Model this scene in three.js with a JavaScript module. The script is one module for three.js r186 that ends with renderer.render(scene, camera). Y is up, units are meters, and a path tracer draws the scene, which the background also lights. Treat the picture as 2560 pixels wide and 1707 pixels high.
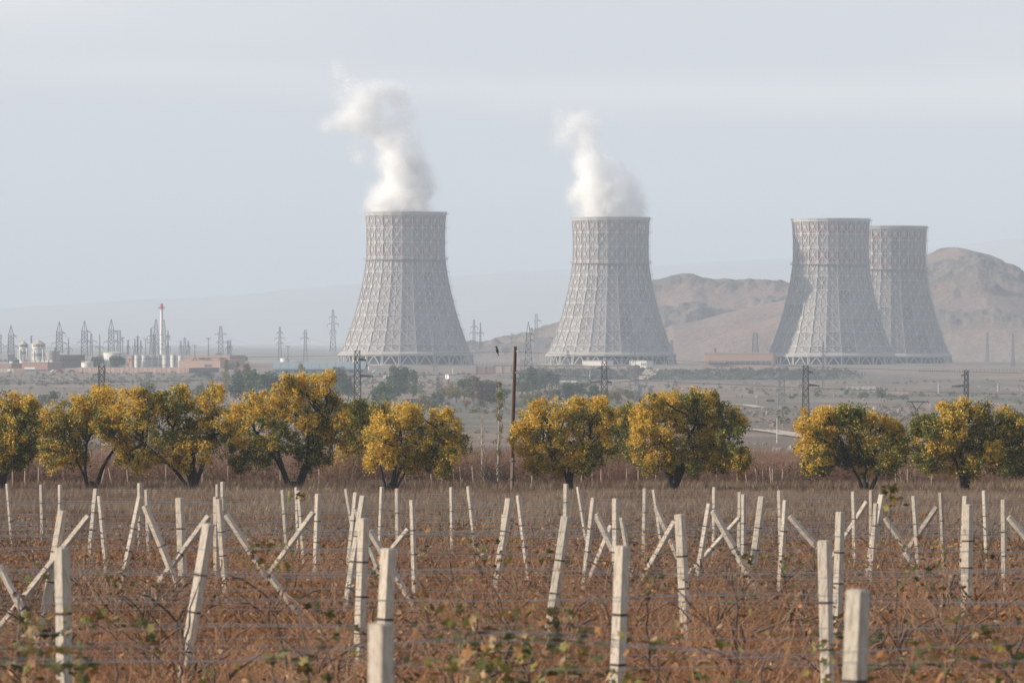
import * as THREE from 'three';
import { mergeGeometries } from 'three/addons/utils/BufferGeometryUtils.js';

// ---------------------------------------------------------------- camera, sky, sun, exposure
const F = 14204.5, CAMY = 20, D2R = Math.PI / 180;
const scene = new THREE.Scene();
const camera = new THREE.PerspectiveCamera(2 * Math.atan(853.5 / F) / D2R, 2560 / 1707, 1, 60000);
camera.position.set(0, CAMY, 0);
camera.lookAt(0, CAMY, -100);
camera.focus = 300;
camera.userData.fStop = 11;
const renderer = new THREE.WebGLRenderer({ antialias: true });
renderer.toneMapping = THREE.LinearToneMapping;
renderer.toneMappingExposure = 1.56;
renderer.shadowMap.enabled = true;
renderer.shadowMap.type = THREE.PCFSoftShadowMap;

const SUN_EL = 20 * D2R, SUN_AZ = 6.5 * D2R;
const SUN = new THREE.Vector3(-Math.cos(SUN_EL) * Math.cos(SUN_AZ), Math.sin(SUN_EL), Math.cos(SUN_EL) * Math.sin(SUN_AZ));
const sun = new THREE.DirectionalLight(new THREE.Color().setRGB(1, 0.885, 0.73), 4.9);
sun.position.copy(SUN).multiplyScalar(4000).add(new THREE.Vector3(0, 0, -1500));
sun.target.position.set(0, 0, -1500);
sun.castShadow = true;
Object.assign(sun.shadow.camera, { left: -2500, right: 2500, top: 1200, bottom: -1200, near: 10, far: 9000 });
scene.add(sun, sun.target);
scene.fog = new THREE.FogExp2(new THREE.Color().setRGB(0.75, 0.86, 1.0), 0.00012);

// ---------------------------------------------------------------- random numbers and noise
function rng(seed) { let a = seed >>> 0; return () => { a = (a + 0x6D2B79F5) | 0; let t = Math.imul(a ^ (a >>> 15), 1 | a); t = (t + Math.imul(t ^ (t >>> 7), 61 | t)) ^ t; return ((t ^ (t >>> 14)) >>> 0) / 4294967296; }; }
const hash = (x, y, z) => { let h = Math.imul(x, 374761393) ^ Math.imul(y, 668265263) ^ Math.imul(z, 2147483647 ^ 0x5bd1e995); h = Math.imul(h ^ (h >>> 13), 1274126177); return ((h ^ (h >>> 16)) >>> 0) / 4294967296; };
const fade = (t) => t * t * (3 - 2 * t), mix = (a, b, t) => a + (b - a) * t, clamp = (x, a = 0, b = 1) => Math.min(b, Math.max(a, x));
const step = (a, b, x) => fade(clamp((x - a) / (b - a)));
function noise(x, y, z = 0) {
  const i = Math.floor(x), j = Math.floor(y), k = Math.floor(z), u = fade(x - i), v = fade(y - j), w = fade(z - k);
  const p = (c) => mix(mix(hash(i, j, c), hash(i + 1, j, c), u), mix(hash(i, j + 1, c), hash(i + 1, j + 1, c), u), v);
  return w ? mix(p(k), p(k + 1), w) : p(k);
}
function fbm(x, y, z = 0, n = 4) { let s = 0, a = 0.5, t = 0; for (let i = 0; i < n; i++) { s += a * noise(x, y, z + i * 17); t += a; a *= 0.5; x *= 2.03; y *= 2.03; if (z % 1) z *= 2.03; } return s / t; }
const V = (x, y, z) => new THREE.Vector3(x, y, z);
const rgb = (r, g, b) => new THREE.Color().setRGB(r, g, b);

// the sky: pale autumn haze, faint high cloud in level bands, a brighter veil towards the sun
{
  const W = 2048, H = 1024, data = new Float32Array(W * H * 4);
  for (let j = 0; j < H; j++) {
    const el = ((j + 0.5) / H - 0.5) * Math.PI, e = Math.max(0, el / D2R), sy = Math.sin(el), cy = Math.cos(el);
    for (let i = 0; i < W; i++) {
      const az = ((i + 0.5) / W - 0.5) * 2 * Math.PI, dx = Math.cos(az) * cy, dz = Math.sin(az) * cy;
      const h = Math.exp(-e / 1.5), z = step(6, 75, e);
      let r = mix(0.44, 0.17, z), g = mix(0.465, 0.25, z), b = mix(0.49, 0.40, z);
      r = mix(r, 0.56, h); g = mix(g, 0.51, h); b = mix(b, 0.475, h);
      const q = az * 9, cl = fbm(az * 7, (e + az * 0.6) * 2.3 + 0.5 * noise(az * 9, e * 0.8, 5), 3, 4), c = step(0.36, 0.66, cl) * step(0.9, 2.2, e) * (1 - z) * 0.9;
      r = mix(r, 0.60, c); g = mix(g, 0.59, c); b = mix(b, 0.58, c);
      const s = Math.max(0, dx * SUN.x + sy * SUN.y + dz * SUN.z), ang = Math.acos(clamp(s)) / D2R, gl = Math.exp(-((ang / 22) ** 2)) * 0.4 + Math.exp(-((ang / 7) ** 2)) * 0.9;
      const o = (j * W + i) * 4;
      data[o] = r + gl; data[o + 1] = g + gl * 0.93; data[o + 2] = b + gl * 0.82; data[o + 3] = 1;
    }
  }
  const sky = new THREE.DataTexture(data, W, H, THREE.RGBAFormat, THREE.FloatType);
  sky.mapping = THREE.EquirectangularReflectionMapping;
  sky.magFilter = THREE.LinearFilter; sky.wrapS = THREE.RepeatWrapping; sky.needsUpdate = true;
  scene.background = sky;
  scene.environment = sky;
}

// ---------------------------------------------------------------- names, labels, geometry helpers
const used = {};
function numbered(name) { const n = used[name] = (used[name] ?? -1) + 1; return n ? name + '_' + String(n).padStart(3, '0') : name; }
function thing(name, [x, y, z], turn = 0) { const o = new THREE.Group(); o.name = numbered(name); o.position.set(x, y, z); o.rotation.y = turn; scene.add(o); return o; }
function tag(o, label, category, group, kind) { o.userData.label = label; o.userData.category = category; if (group) o.userData.group = group; if (kind) o.userData.kind = kind; return o; }
const ORD = ['', 'second', 'third', 'fourth', 'fifth', 'sixth', 'seventh', 'eighth', 'ninth', 'tenth', 'eleventh', 'twelfth'];
const pending = [];
function later(o, phrase, category, X, group, kind) { tag(o, phrase, category, group, kind); pending.push({ o, phrase, X }); }
function settle() {          // things that share a phrase are told apart by their order from the left
  const by = {};
  for (const p of pending) (by[p.phrase] ??= []).push(p);
  for (const k in by) {
    const l = by[k].sort((a, b) => a.X - b.X);
    if (l.length > 1) l.forEach((p, i) => p.o.userData.label = p.phrase + (i ? i === l.length - 1 && l.length > 2 ? ', rightmost such' : ', ' + ORD[i] + ' from left' : ', leftmost such'));
  }
}
class GB {                    // collects flat faces, bars and tubes into one geometry
  constructor() { this.p = []; this.n = []; this.u = []; this.c = null; }
  v(p, n, u = 0, w = 0) { this.p.push(p.x, p.y, p.z); this.n.push(n.x, n.y, n.z); this.u.push(u, w); }
  tri(a, b, c) { const n = V().subVectors(b, a).cross(V().subVectors(c, a)).normalize(); this.v(a, n); this.v(b, n); this.v(c, n); }
  quad(a, b, c, d, uv) {
    const n = V().subVectors(b, a).cross(V().subVectors(d, a)).normalize(), w = a.distanceTo(b), h = a.distanceTo(d), q = uv ?? [[0, 0], [w, 0], [w, h], [0, h]], P = [a, b, c, d];
    for (const i of [0, 1, 2, 0, 2, 3]) this.v(P[i], n, q[i][0], q[i][1]);
  }
  hull8(q) { const f = [[0, 1, 2, 3], [7, 6, 5, 4], [0, 4, 5, 1], [1, 5, 6, 2], [2, 6, 7, 3], [3, 7, 4, 0]]; for (const k of f) this.quad(q[k[3]], q[k[2]], q[k[1]], q[k[0]]); return this; }
  bar(a, b, w, h = w, up) {
    const t = V().subVectors(b, a).normalize(), s = V().crossVectors(t, up ?? (Math.abs(t.y) > 0.9 ? V(0, 0, 1) : V(0, 1, 0))).normalize(), r = V().crossVectors(s, t), q = [];
    for (const e of [a, b]) for (const [i, j] of [[-1, -1], [1, -1], [1, 1], [-1, 1]]) q.push(e.clone().addScaledVector(s, i * w / 2).addScaledVector(r, j * h / 2));
    this.hull8(q); return this;
  }
  box(x, y, z, sx, sy, sz, turn = 0) {
    const c = Math.cos(turn), s = Math.sin(turn), q = [];
    for (const k of [-1, 1]) for (const [i, j] of [[-1, -1], [1, -1], [1, 1], [-1, 1]]) { const px = i * sx / 2, pz = k * sz / 2; q.push(V(x + px * c + pz * s, y + j * sy / 2, z - px * s + pz * c)); }
    this.hull8(q.map((_, i) => q[i])); return this;
  }
  tube(P, R, sides = 6, cap = false) {
    const rings = []; let s0 = null;
    P.forEach((p, i) => {
      const t = V().subVectors(P[Math.min(i + 1, P.length - 1)], P[Math.max(i - 1, 0)]).normalize();
      let s = s0 ? s0.clone().addScaledVector(t, -s0.dot(t)) : V().crossVectors(t, Math.abs(t.y) > 0.9 ? V(1, 0, 0) : V(0, 1, 0));
      if (s.lengthSq() < 1e-8) s = V(1, 0, 0); s.normalize(); s0 = s; const r = V().crossVectors(t, s);
      const ring = []; const rr = Array.isArray(R) ? R[i] : R;
      for (let k = 0; k < sides; k++) { const a = k / sides * 2 * Math.PI, n = s.clone().multiplyScalar(Math.cos(a)).addScaledVector(r, Math.sin(a)); ring.push([p.clone().addScaledVector(n, rr), n, k / sides]); }
      rings.push(ring);
    });
    for (let i = 0; i + 1 < rings.length; i++) for (let k = 0; k < sides; k++) {
      const a = rings[i][k], b = rings[i][(k + 1) % sides], c = rings[i + 1][(k + 1) % sides], d = rings[i + 1][k];
      for (const [e, uu, vv] of [[a, k, i], [b, k + 1, i], [c, k + 1, i + 1], [a, k, i], [c, k + 1, i + 1], [d, k, i + 1]]) this.v(e[0], e[1], uu / sides, vv);
    }
    if (cap) for (const [i, s] of [[0, -1], [rings.length - 1, 1]]) for (let k = 0; k < sides; k++) { const a = rings[i][k][0], b = rings[i][(k + 1) % sides][0]; s > 0 ? this.tri(P[i], a, b) : this.tri(P[i], b, a); }
    return this;
  }
  lathe(prof, seg = 24, cx = 0, cz = 0) {   // prof: [radius, height] from bottom to top
    for (let i = 0; i + 1 < prof.length; i++) {
      const [r0, y0] = prof[i], [r1, y1] = prof[i + 1], l = Math.hypot(r1 - r0, y1 - y0) || 1, ny = (r0 - r1) / l, nr = (y1 - y0) / l;
      for (let k = 0; k < seg; k++) {
        const e = [[k, r0, y0], [k, r1, y1], [k + 1, r1, y1], [k, r0, y0], [k + 1, r1, y1], [k + 1, r0, y0]];
        for (const [q, r, y] of e) { const a = q / seg * 2 * Math.PI; this.v(V(cx + r * Math.cos(a), y, cz + r * Math.sin(a)), V(nr * Math.cos(a), ny, nr * Math.sin(a)), a * Math.max(r0, r1), y); }
      }
    }
    return this;
  }
  geo() { const g = new THREE.BufferGeometry(); g.setAttribute('position', new THREE.Float32BufferAttribute(this.p, 3)); g.setAttribute('normal', new THREE.Float32BufferAttribute(this.n, 3)); g.setAttribute('uv', new THREE.Float32BufferAttribute(this.u, 2)); return g; }
  build(name, m, parent) { return part(name, this.geo(), m, parent); }
}
class Leaves {               // single leaves gathered into one crown: four corners each, every leaf with its own tint
  constructor() { this.p = []; this.n = []; this.c = []; this.i = []; }
  add(c, r, l, w, col, droop = 0.3) {
    const a = V(r() - 0.5, r() - 0.5 - droop * 0.5, r() - 0.5).normalize(), b = V(r() - 0.5, r() - 0.5, r() - 0.5).cross(a).normalize(), n = V().crossVectors(a, b), o = this.p.length / 3, f = w * 0.4;
    for (const [u, v, k] of [[-l, 0, 0], [0, -w, f], [l, 0, 0], [0, w, f]]) { this.p.push(c.x + a.x * u + b.x * v + n.x * k, c.y + a.y * u + b.y * v + n.y * k, c.z + a.z * u + b.z * v + n.z * k); this.n.push(n.x, n.y, n.z); this.c.push(col.r, col.g, col.b); }
    this.i.push(o, o + 1, o + 2, o, o + 2, o + 3);
  }
  build(name, m, parent) { const g = new THREE.BufferGeometry(); g.setAttribute('position', new THREE.Float32BufferAttribute(this.p, 3)); g.setAttribute('normal', new THREE.Float32BufferAttribute(this.n, 3)); g.setAttribute('color', new THREE.Float32BufferAttribute(this.c, 3)); g.setIndex(this.i); return part(name, g, m, parent); }
}
function part(name, g, m, parent) { const o = new THREE.Mesh(g, m); o.name = numbered(name); o.castShadow = o.receiveShadow = true; (parent ?? scene).add(o); return o; }
function instanced(name, g, m, list, parent) {   // list of [matrix, colour]
  const o = new THREE.InstancedMesh(g, m, list.length); o.name = numbered(name); o.castShadow = o.receiveShadow = true;
  list.forEach(([x, c], i) => { o.setMatrixAt(i, x); if (c) o.setColorAt(i, c); });
  (parent ?? scene).add(o); return o;
}
const qq = new THREE.Quaternion(), ee = new THREE.Euler();
const mat4 = (x, y, z, rx, ry, rz, sx, sy = sx, sz = sx) => new THREE.Matrix4().compose(V(x, y, z), qq.setFromEuler(ee.set(rx, ry, rz, 'YXZ')).clone(), V(sx, sy, sz));
// a pixel of the photograph's grid (2560 wide) at a distance, as a point of the place
const px = (X, d) => (X - 1280) / F * d, py = (Y, d) => CAMY - (Y - 853.5) / F * d, at = (X, Y, d) => V(px(X, d), py(Y, d), -d);

// ---------------------------------------------------------------- materials
function texture(w, h, fn, srgb = false) {
  const data = new Uint8Array(w * h * 4);
  for (let j = 0; j < h; j++) for (let i = 0; i < w; i++) { const c = fn(i / w, j / h), o = (j * w + i) * 4; data[o] = clamp(c[0]) * 255; data[o + 1] = clamp(c[1]) * 255; data[o + 2] = clamp(c[2]) * 255; data[o + 3] = 255; }
  const t = new THREE.DataTexture(data, w, h); t.magFilter = t.minFilter = THREE.LinearFilter; t.wrapS = t.wrapT = THREE.RepeatWrapping; if (srgb) t.colorSpace = THREE.SRGBColorSpace; t.needsUpdate = true; return t;
}
const tile = (u, v, s, z) => { const a = u * 2 * Math.PI, b = v * 2 * Math.PI; return fbm(Math.cos(a) * s + Math.cos(b) * s * 0.7 + 40, Math.sin(a) * s + Math.sin(b) * s * 0.7 + 20, z, 5); };
const mottled = texture(256, 256, (u, v) => { const n = 0.62 + 0.38 * tile(u, v, 3, 5) + (hash(u * 256 | 0, v * 256 | 0, 9) - 0.5) * 0.13; return [n, n, n]; });
const streaked = texture(256, 256, (u, v) => { const n = 0.66 + 0.3 * noise(u * 40, v * 3, 4) + 0.2 * (tile(u, v, 3, 8) - 0.5); return [n, n * 0.99, n * 0.97]; });
const speckled = texture(256, 256, (u, v) => { const n = 0.95 - 0.55 * step(0.5, 0.68, noise(u * 64, v * 64, 3) * 0.6 + tile(u, v, 4, 6) * 0.4) + 0.2 * (hash(u * 256 | 0, v * 256 | 0, 2) - 0.5); return [n, n, n]; });
const concreteMap = (() => { const t = texture(256, 256, (u, v) => { const w = tile(u, v, 3, 21), b = step(0.55, 0.7, tile(u, v, 6, 23)), s = step(0.6, 0.85, noise(u * 26, v * 5, 24)), k = 0.76 + 0.36 * w - 0.24 * b - 0.2 * s + (hash(u * 256 | 0, v * 256 | 0, 7) - 0.5) * 0.12; return [k, k * (1 - 0.05 * s - 0.04 * b), k * (1 - 0.13 * s - 0.07 * b)]; }); t.repeat.set(4.3, 2.1); return t; })();
const M = (r, g, b, o = {}) => new THREE.MeshStandardMaterial({ color: rgb(r, g, b), roughness: 0.9, metalness: 0, ...o });
// ---------------------------------------------------------------- the lie of the land
function curve(list, d) { let i = 0; while (i < list.length - 2 && d > list[i + 1][0]) i++; const [a, b] = list[i], [c, e] = list[i + 1]; return mix(b, e, clamp((d - a) / (c - a))); }
const GENTLE = [[-200, 2.44], [0, 2.44], [115, 4.78], [300, 7.84], [420, 10.1], [600, 13.4], [900, 17], [1300, 18.8], [1900, 19.9], [2450, 20.2], [2750, 18.9], [3000, 16.5], [3150, 15.2], [3300, 14.0], [3700, 14.0], [4300, 14.4], [6000, 12.5], [9000, 10.5], [20000, 8], [40000, 8]];
const BANK = [[-200, 2.44], [0, 2.44], [115, 4.78], [300, 7.84], [420, 10.1], [600, 13.4], [900, 17], [1300, 18.8], [1900, 19.9], [2450, 20.2], [2850, 19.6], [2896, 14.5], [3000, 14.2], [3300, 14.0], [3700, 14.0], [4300, 14.4], [6000, 12.5], [9000, 10.5], [20000, 8], [40000, 8]];
function bankMask(x, d) { const X = x / Math.max(d, 1500) * F + 1280; return step(1230, 1330, X) * (1 - step(2080, 2200, X)); }
function ground(x, d) {
  const b = d > 2400 && d < 3300 ? bankMask(x, d) : 0;
  const depth = b ? mix(curve(GENTLE, d), curve(BANK, d), b) : curve(GENTLE, d);
  const amp = d < 280 ? 0.06 : d < 600 ? mix(0.06, 0.4, (d - 280) / 320) : d < 2700 ? mix(0.4, 1.0, clamp((d - 600) / 800)) : d < 3900 ? 0.22 : 0.9;
  const w = d < 400 ? 6 : 55;
  return CAMY - depth + (d < 400 ? mix(fbm(x / 6, d / 6, 2, 3), 0.5, step(300, 400, d)) - 0.5 : (fbm(x / w, d / (w * 1.6), 2, 4) - 0.5) * step(400, 520, d)) * 2 * amp;
}
function hit(X, Y) { // where the sight line through that pixel meets the ground
  let a = 20; const f = (d) => py(Y, d) - ground(px(X, d), d);
  while (f(a) > 0 && a < 15000) a *= 1.008;
  let lo = a / 1.008, hi = a; for (let i = 0; i < 20; i++) { const m = (lo + hi) / 2; f(m) > 0 ? lo = m : hi = m; }
  return hi;
}
function soil(x, d) {
  const n = fbm(x / 9, d / 9, 11, 4), big = fbm(x / 140, d / 260, 12, 4), mid = fbm(x / 22, d / 60, 13, 4), fine = noise(x / 1.7, d / 5, 14);
  const c = (a, b, t) => [mix(a[0], b[0], t), mix(a[1], b[1], t), mix(a[2], b[2], t)];
  let k = c([0.05, 0.032, 0.022], [0.085, 0.055, 0.038], n);
  k = c(k, c([0.09, 0.06, 0.042], [0.14, 0.098, 0.07], n), step(118, 140, d));
  k = c(k, [0.10, 0.06, 0.042], step(296, 304, d));
  k = c(k, c([0.10, 0.13, 0.06], [0.18, 0.15, 0.10], step(0.35, 0.6, big)), step(428, 440, d));
  let m = c([0.11, 0.073, 0.05], [0.21, 0.142, 0.095], step(0.3, 0.7, mid));
  m = c(m, [0.08, 0.085, 0.052], step(0.50, 0.68, big) * 0.7);
  m = c(m, [0.25, 0.18, 0.135], step(0.62, 0.74, mid) * 0.6);
  m = c(m, [0.085, 0.075, 0.058], step(0.64, 0.8, fbm(x / 14, d / 30, 15, 3)) * 0.7);
  k = c(k, m, step(560, 720, d));
  const bk = d > 2500 && d < 3200 ? bankMask(x, d) : 0;
  k = c(k, [0.10, 0.09, 0.07], bk * step(2835, 2850, d) * (1 - step(2890, 2898, d)) * 0.8);
  k = c(k, c([0.15, 0.102, 0.08], [0.23, 0.16, 0.122], mid), step(2900, 2990, d) * (1 - step(3600, 3800, d)));
  k = c(k, c([0.16, 0.13, 0.10], [0.29, 0.24, 0.18], step(0.3, 0.7, fbm(x / 300, d / 500, 16, 4))), step(3650, 3900, d));
  const g = 0.86 + 0.28 * fine;
  return [k[0] * g, k[1] * g, k[2] * g];
}
{
  const rows = [-200, -120, -60, -25, 0]; for (let d = 8; d < 22000; d *= 1.0118) rows.push(d);
  const cols = []; for (let i = 0; i <= 22; i++) cols.push(-1 + (1 - 0.34) * (1 - (1 - i / 22) ** 1.6)); const inner = 300; for (let i = 1; i < inner; i++) cols.push(-0.34 + 0.68 * i / inner); for (let i = 22; i >= 0; i--) cols.push(1 - (1 - 0.34) * (1 - (1 - i / 22) ** 1.6));
  const nx = cols.length, pos = new Float32Array(rows.length * nx * 3), col = new Float32Array(rows.length * nx * 3), uv = new Float32Array(rows.length * nx * 2), idx = [];
  rows.forEach((d, j) => {
    const W = 60 + 0.36 * Math.abs(d);
    cols.forEach((c, i) => {
      const o = j * nx + i, x = c * W, k = soil(x, d);
      pos.set([x, ground(x, d), -d], o * 3); col.set(k, o * 3); uv.set([x / 3, d / 3], o * 2);
      if (i && j) idx.push(o - nx - 1, o - nx, o, o - nx - 1, o, o - 1);
    });
  });
  const g = new THREE.BufferGeometry(); g.setAttribute('position', new THREE.BufferAttribute(pos, 3)); g.setAttribute('color', new THREE.BufferAttribute(col, 3)); g.setAttribute('uv', new THREE.BufferAttribute(uv, 2)); g.setIndex(idx); g.computeVertexNormals();
  const o = part('ground', g, new THREE.MeshStandardMaterial({ vertexColors: true, roughness: 1, map: mottled, bumpMap: mottled, bumpScale: 0.08 }));
  tag(o, 'dry tan plain of soil, stubble and grass running to the hills', 'ground', null, 'structure');
}
// hills: ridge lines given at the ridge's distance (grid of 2352), slopes running down towards the camera
function hill(name, label, category, dR, front, back, ridge, seed, rock, nx = 280, nz = 120) {
  const x0 = px(ridge[0][0] * 1.0885, dR), x1 = px(ridge[ridge.length - 1][0] * 1.0885, dR), pos = [], col = [], idx = [], uv = [];
  const R = ridge.map(([X, Y]) => [px(X * 1.0885, dR), py(Y * 1.0885, dR)]);
  for (let j = 0; j <= nz; j++) for (let i = 0; i <= nx; i++) {
    const x = mix(x0, x1, i / nx), d = mix(dR - front, dR + back, j / nz), g0 = CAMY - curve(GENTLE, d) - 2;
    const top = curve(R, x) - g0, t = (d - dR + front) / front, wob = (fbm(x / 120, d / 120, seed, 3) - 0.5) * 0.12;
    let s = t <= 1 ? Math.sin(clamp(t + wob * Math.sin(Math.PI * clamp(t))) * Math.PI / 2) ** 1.45 : Math.cos(clamp((d - dR) / back) * Math.PI / 2);
    const gully = Math.abs(fbm(x / 70 + d / 200, d / 160, seed + 2, 4) - 0.5) * 2;
    let y = g0 + top * s + (gully - 0.3) * 7 * rock.gully * s * (1 - s * 0.75) + (fbm(x / 11, d / 11, seed + 4, 3) - 0.5) * 2.2 * rock.rough * Math.min(1, s * 3);
    // bands of broken rock: steps in the slope
    const band = fbm(x / 120 + 3, (d + x * 0.3) / 55, seed + 6, 4), rm = step(rock.at, rock.at + 0.08, band) * step(0.15, 0.4, s), crag = fbm(x / 7, d / 5, seed + 8, 3);
    y += rm * (1 + 4 * crag) * rock.size * (1 - step(0.93, 1, s) * 0.6);
    pos.push(x, y, -d); uv.push(x / 37 + y / 60, d / 80 + y / 23);
    const n = clamp(0.5 + 1.5 * (fbm(x / 60, d / 110, seed + 10, 5) - 0.5)), f = noise(x / 3, d / 3, seed + 12);
    let c = [mix(0.155, 0.255, n), mix(0.108, 0.165, n), mix(0.092, 0.13, n)];
    const low = 1 - step(0.05, 0.4, s); c = [mix(c[0], 0.29, low * 0.6), mix(c[1], 0.225, low * 0.6), mix(c[2], 0.165, low * 0.6)];
    const k = rm * 0.75 * (0.4 + crag * 0.9); c = [mix(c[0], 0.10, k), mix(c[1], 0.095, k), mix(c[2], 0.088, k)];
    const sp = 0.82 + 0.36 * f; col.push(c[0] * sp, c[1] * sp, c[2] * sp);
    if (i && j) { const o = j * (nx + 1) + i; idx.push(o - nx - 2, o - nx - 1, o, o - nx - 2, o, o - 1); }
  }
  const g = new THREE.BufferGeometry(); g.setAttribute('position', new THREE.Float32BufferAttribute(pos, 3)); g.setAttribute('color', new THREE.Float32BufferAttribute(col, 3)); g.setAttribute('uv', new THREE.Float32BufferAttribute(uv, 2)); g.setIndex(idx); g.computeVertexNormals();
  return tag(part(name, g, new THREE.MeshStandardMaterial({ vertexColors: true, roughness: 1, map: speckled, bumpMap: speckled, bumpScale: 0.5 })), label, category, null, 'structure');
}
hill('hill', 'bare grey brown hill with rock outcrops between second and third cooling towers', 'hill', 4700, 520, 300, [[1000, 800], [1110, 797], [1200, 778], [1280, 750], [1320, 728], [1400, 686], [1450, 662], [1495, 650], [1530, 642], [1560, 636], [1572, 633], [1590, 636], [1605, 641], [1650, 642], [1665, 641], [1690, 644], [1700, 642], [1760, 643], [1800, 648], [1850, 660], [1950, 690], [2050, 730], [2200, 790]], 31, { gully: 0.3, rough: 0.9, at: 0.555, size: 1.7 });
hill('hill', 'smooth brown spur sloping down left in front of the rocky hill', 'hill', 4300, 330, 200, [[1380, 802], [1480, 785], [1540, 748], [1600, 737], [1700, 711], [1760, 700], [1800, 690], [1850, 680], [1900, 690], [1950, 725], [1990, 765], [2030, 806]], 47, { gully: 0.5, rough: 0.6, at: 0.75, size: 0.5 });
hill('hill', 'lowest smooth brown spur beside the third cooling tower foot', 'hill', 4080, 220, 150, [[1520, 806], [1600, 792], [1660, 769], [1720, 747], [1790, 726], [1830, 722], [1880, 740], [1930, 775], [1970, 808]], 53, { gully: 0.4, rough: 0.5, at: 0.8, size: 0.4 });
hill('hill', 'tall rounded hill with ledges behind the rightmost cooling tower', 'hill', 4650, 620, 320, [[1880, 790], [1960, 720], [2040, 640], [2080, 606], [2125, 590], [2160, 578], [2185, 569], [2200, 570], [2230, 577], [2270, 586], [2285, 595], [2300, 606], [2352, 638], [2400, 664], [2500, 716], [2620, 770], [2750, 800]], 67, { gully: 0.26, rough: 0.85, at: 0.56, size: 1.7 });
{ // the far mountain, almost lost in the haze
  const dR = 21000, front = 8000, back = 800, R = [[-900, 740], [-300, 728], [0, 716], [200, 702], [420, 688], [600, 676], [820, 656], [1000, 640], [1150, 630], [1300, 622], [1500, 611], [1800, 597], [2100, 578], [2350, 546], [2700, 534], [3300, 540]].map(([X, Y]) => [px(X * 1.0885, dR), py(Y * 1.0885, dR)]);
  const nx = 260, nz = 70, pos = [], col = [], idx = [];
  for (let j = 0; j <= nz; j++) for (let i = 0; i <= nx; i++) {
    const x = mix(R[0][0], R[R.length - 1][0], i / nx), d = mix(dR - front, dR + back, j / nz), t = (d - dR + front) / front, g0 = CAMY - curve(GENTLE, d) - 4;
    const s = t <= 1 ? Math.sin(t * Math.PI / 2) ** 1.7 : Math.cos((d - dR) / back * Math.PI / 2);
    pos.push(x, g0 + (curve(R, x) - g0) * s + (fbm(x / 160, d / 400, 91, 4) - 0.5) * 18 * s, -d);
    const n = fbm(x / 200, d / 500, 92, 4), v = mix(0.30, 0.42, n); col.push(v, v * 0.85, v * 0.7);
    if (i && j) { const o = j * (nx + 1) + i; idx.push(o - nx - 2, o - nx - 1, o, o - nx - 2, o, o - 1); }
  }
  const g = new THREE.BufferGeometry(); g.setAttribute('position', new THREE.Float32BufferAttribute(pos, 3)); g.setAttribute('color', new THREE.Float32BufferAttribute(col, 3)); g.setIndex(idx); g.computeVertexNormals();
  tag(part('mountain', g, new THREE.MeshStandardMaterial({ vertexColors: true, roughness: 1 })), 'long far mountain slope nearly lost in haze behind everything', 'mountain', null, 'structure');
}
// ---------------------------------------------------------------- cooling towers
const siding = (paint, amount, seed) => texture(128, 128, (u, v) => {
  let n = 0.80 + 0.22 * (tile(u, v, 2.5, seed) - 0.2) - 0.3 * step(0.6, 0.8, noise(u * 13, v * 1.5, seed + 6)) * (0.4 + 0.6 * v) + 0.12 * (noise(u * 30, v * 2, seed) - 0.5) + ((v * 9) % 1 < 0.14 ? -0.16 : 0);
  let c = [n, n * 0.985, n * 0.955]; const wear = step(0.34, 0.62, tile(u, v, 4, seed + 3)) * 0.55 + 0.45, a = Math.abs(2 * u - 1);
  const on = paint === 'top' ? a + (1 - v) * 1.1 > 1.12 || v > 0.92 : paint === 'low' ? a + v * 1.1 > 1.12 && v < 0.55 || a + v < 0.62 && false || v + (1 - a) < 0.9 : false;
  if (on) { const k = amount * wear; c = [mix(c[0], 0.75, k), mix(c[1], 0.22, k), mix(c[2], 0.23, k)]; }
  return c;
});
const TN = 24, LV = [[6.6, 38.4], [12.1, 36.0], [20.6, 32.9], [29.2, 30.0], [37.7, 27.8], [46.1, 25.7], [54.8, 24.1], [63.2, 23.0], [72.0, 22.8], [80.6, 23.0], [89.0, 23.5]];
const sidingPlain = siding('', 0, 5), sidingPlain2 = siding('', 0, 15);
const polar = (r, a, y) => V(r * Math.sin(a), y, r * Math.cos(a));
function braceGeo([y0, r0], [y1, r1]) {   // a lattice bay seen from outside: crossing bars, gusset plate, mid post; built at angle 0
  const h = Math.PI / TN, out = 0.3, t = 0.36, A = (s, v, o = out) => { const r = mix(r0, r1, v) + o; return polar(r, s * h, mix(y0, y1, v)); }, g = new GB(), up = V(0, 0, 1);
  g.bar(A(-1, 0), A(1, 1), t, 0.16, up); g.bar(A(1, 0, out + 0.05), A(-1, 1, out + 0.05), t, 0.16, up);
  const c = A(0, 0.5); c.multiply(V(1, 1, Math.cos(h) * 1.0)); const m = A(-1, 0.5).add(A(1, 0.5)).multiplyScalar(0.5);
  g.box(m.x, m.y, m.z + 0.1, 1.5, 1.5, 0.14);
  const b0 = A(-1, 0).add(A(1, 0)).multiplyScalar(0.5), b1 = A(-1, 1).add(A(1, 1)).multiplyScalar(0.5);
  g.bar(b0.add(V(0, 0, -0.1)), b1.add(V(0, 0, -0.1)), 0.26, 0.14, up);
  const e0 = A(-1, 0.5, 0.12), e1 = A(1, 0.5, 0.12); g.bar(e0, e1, 0.16, 0.16, up);
  return g.geo();
}
const BRACES = LV.slice(0, -1).map((l, i) => braceGeo(l, LV[i + 1]));
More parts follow.
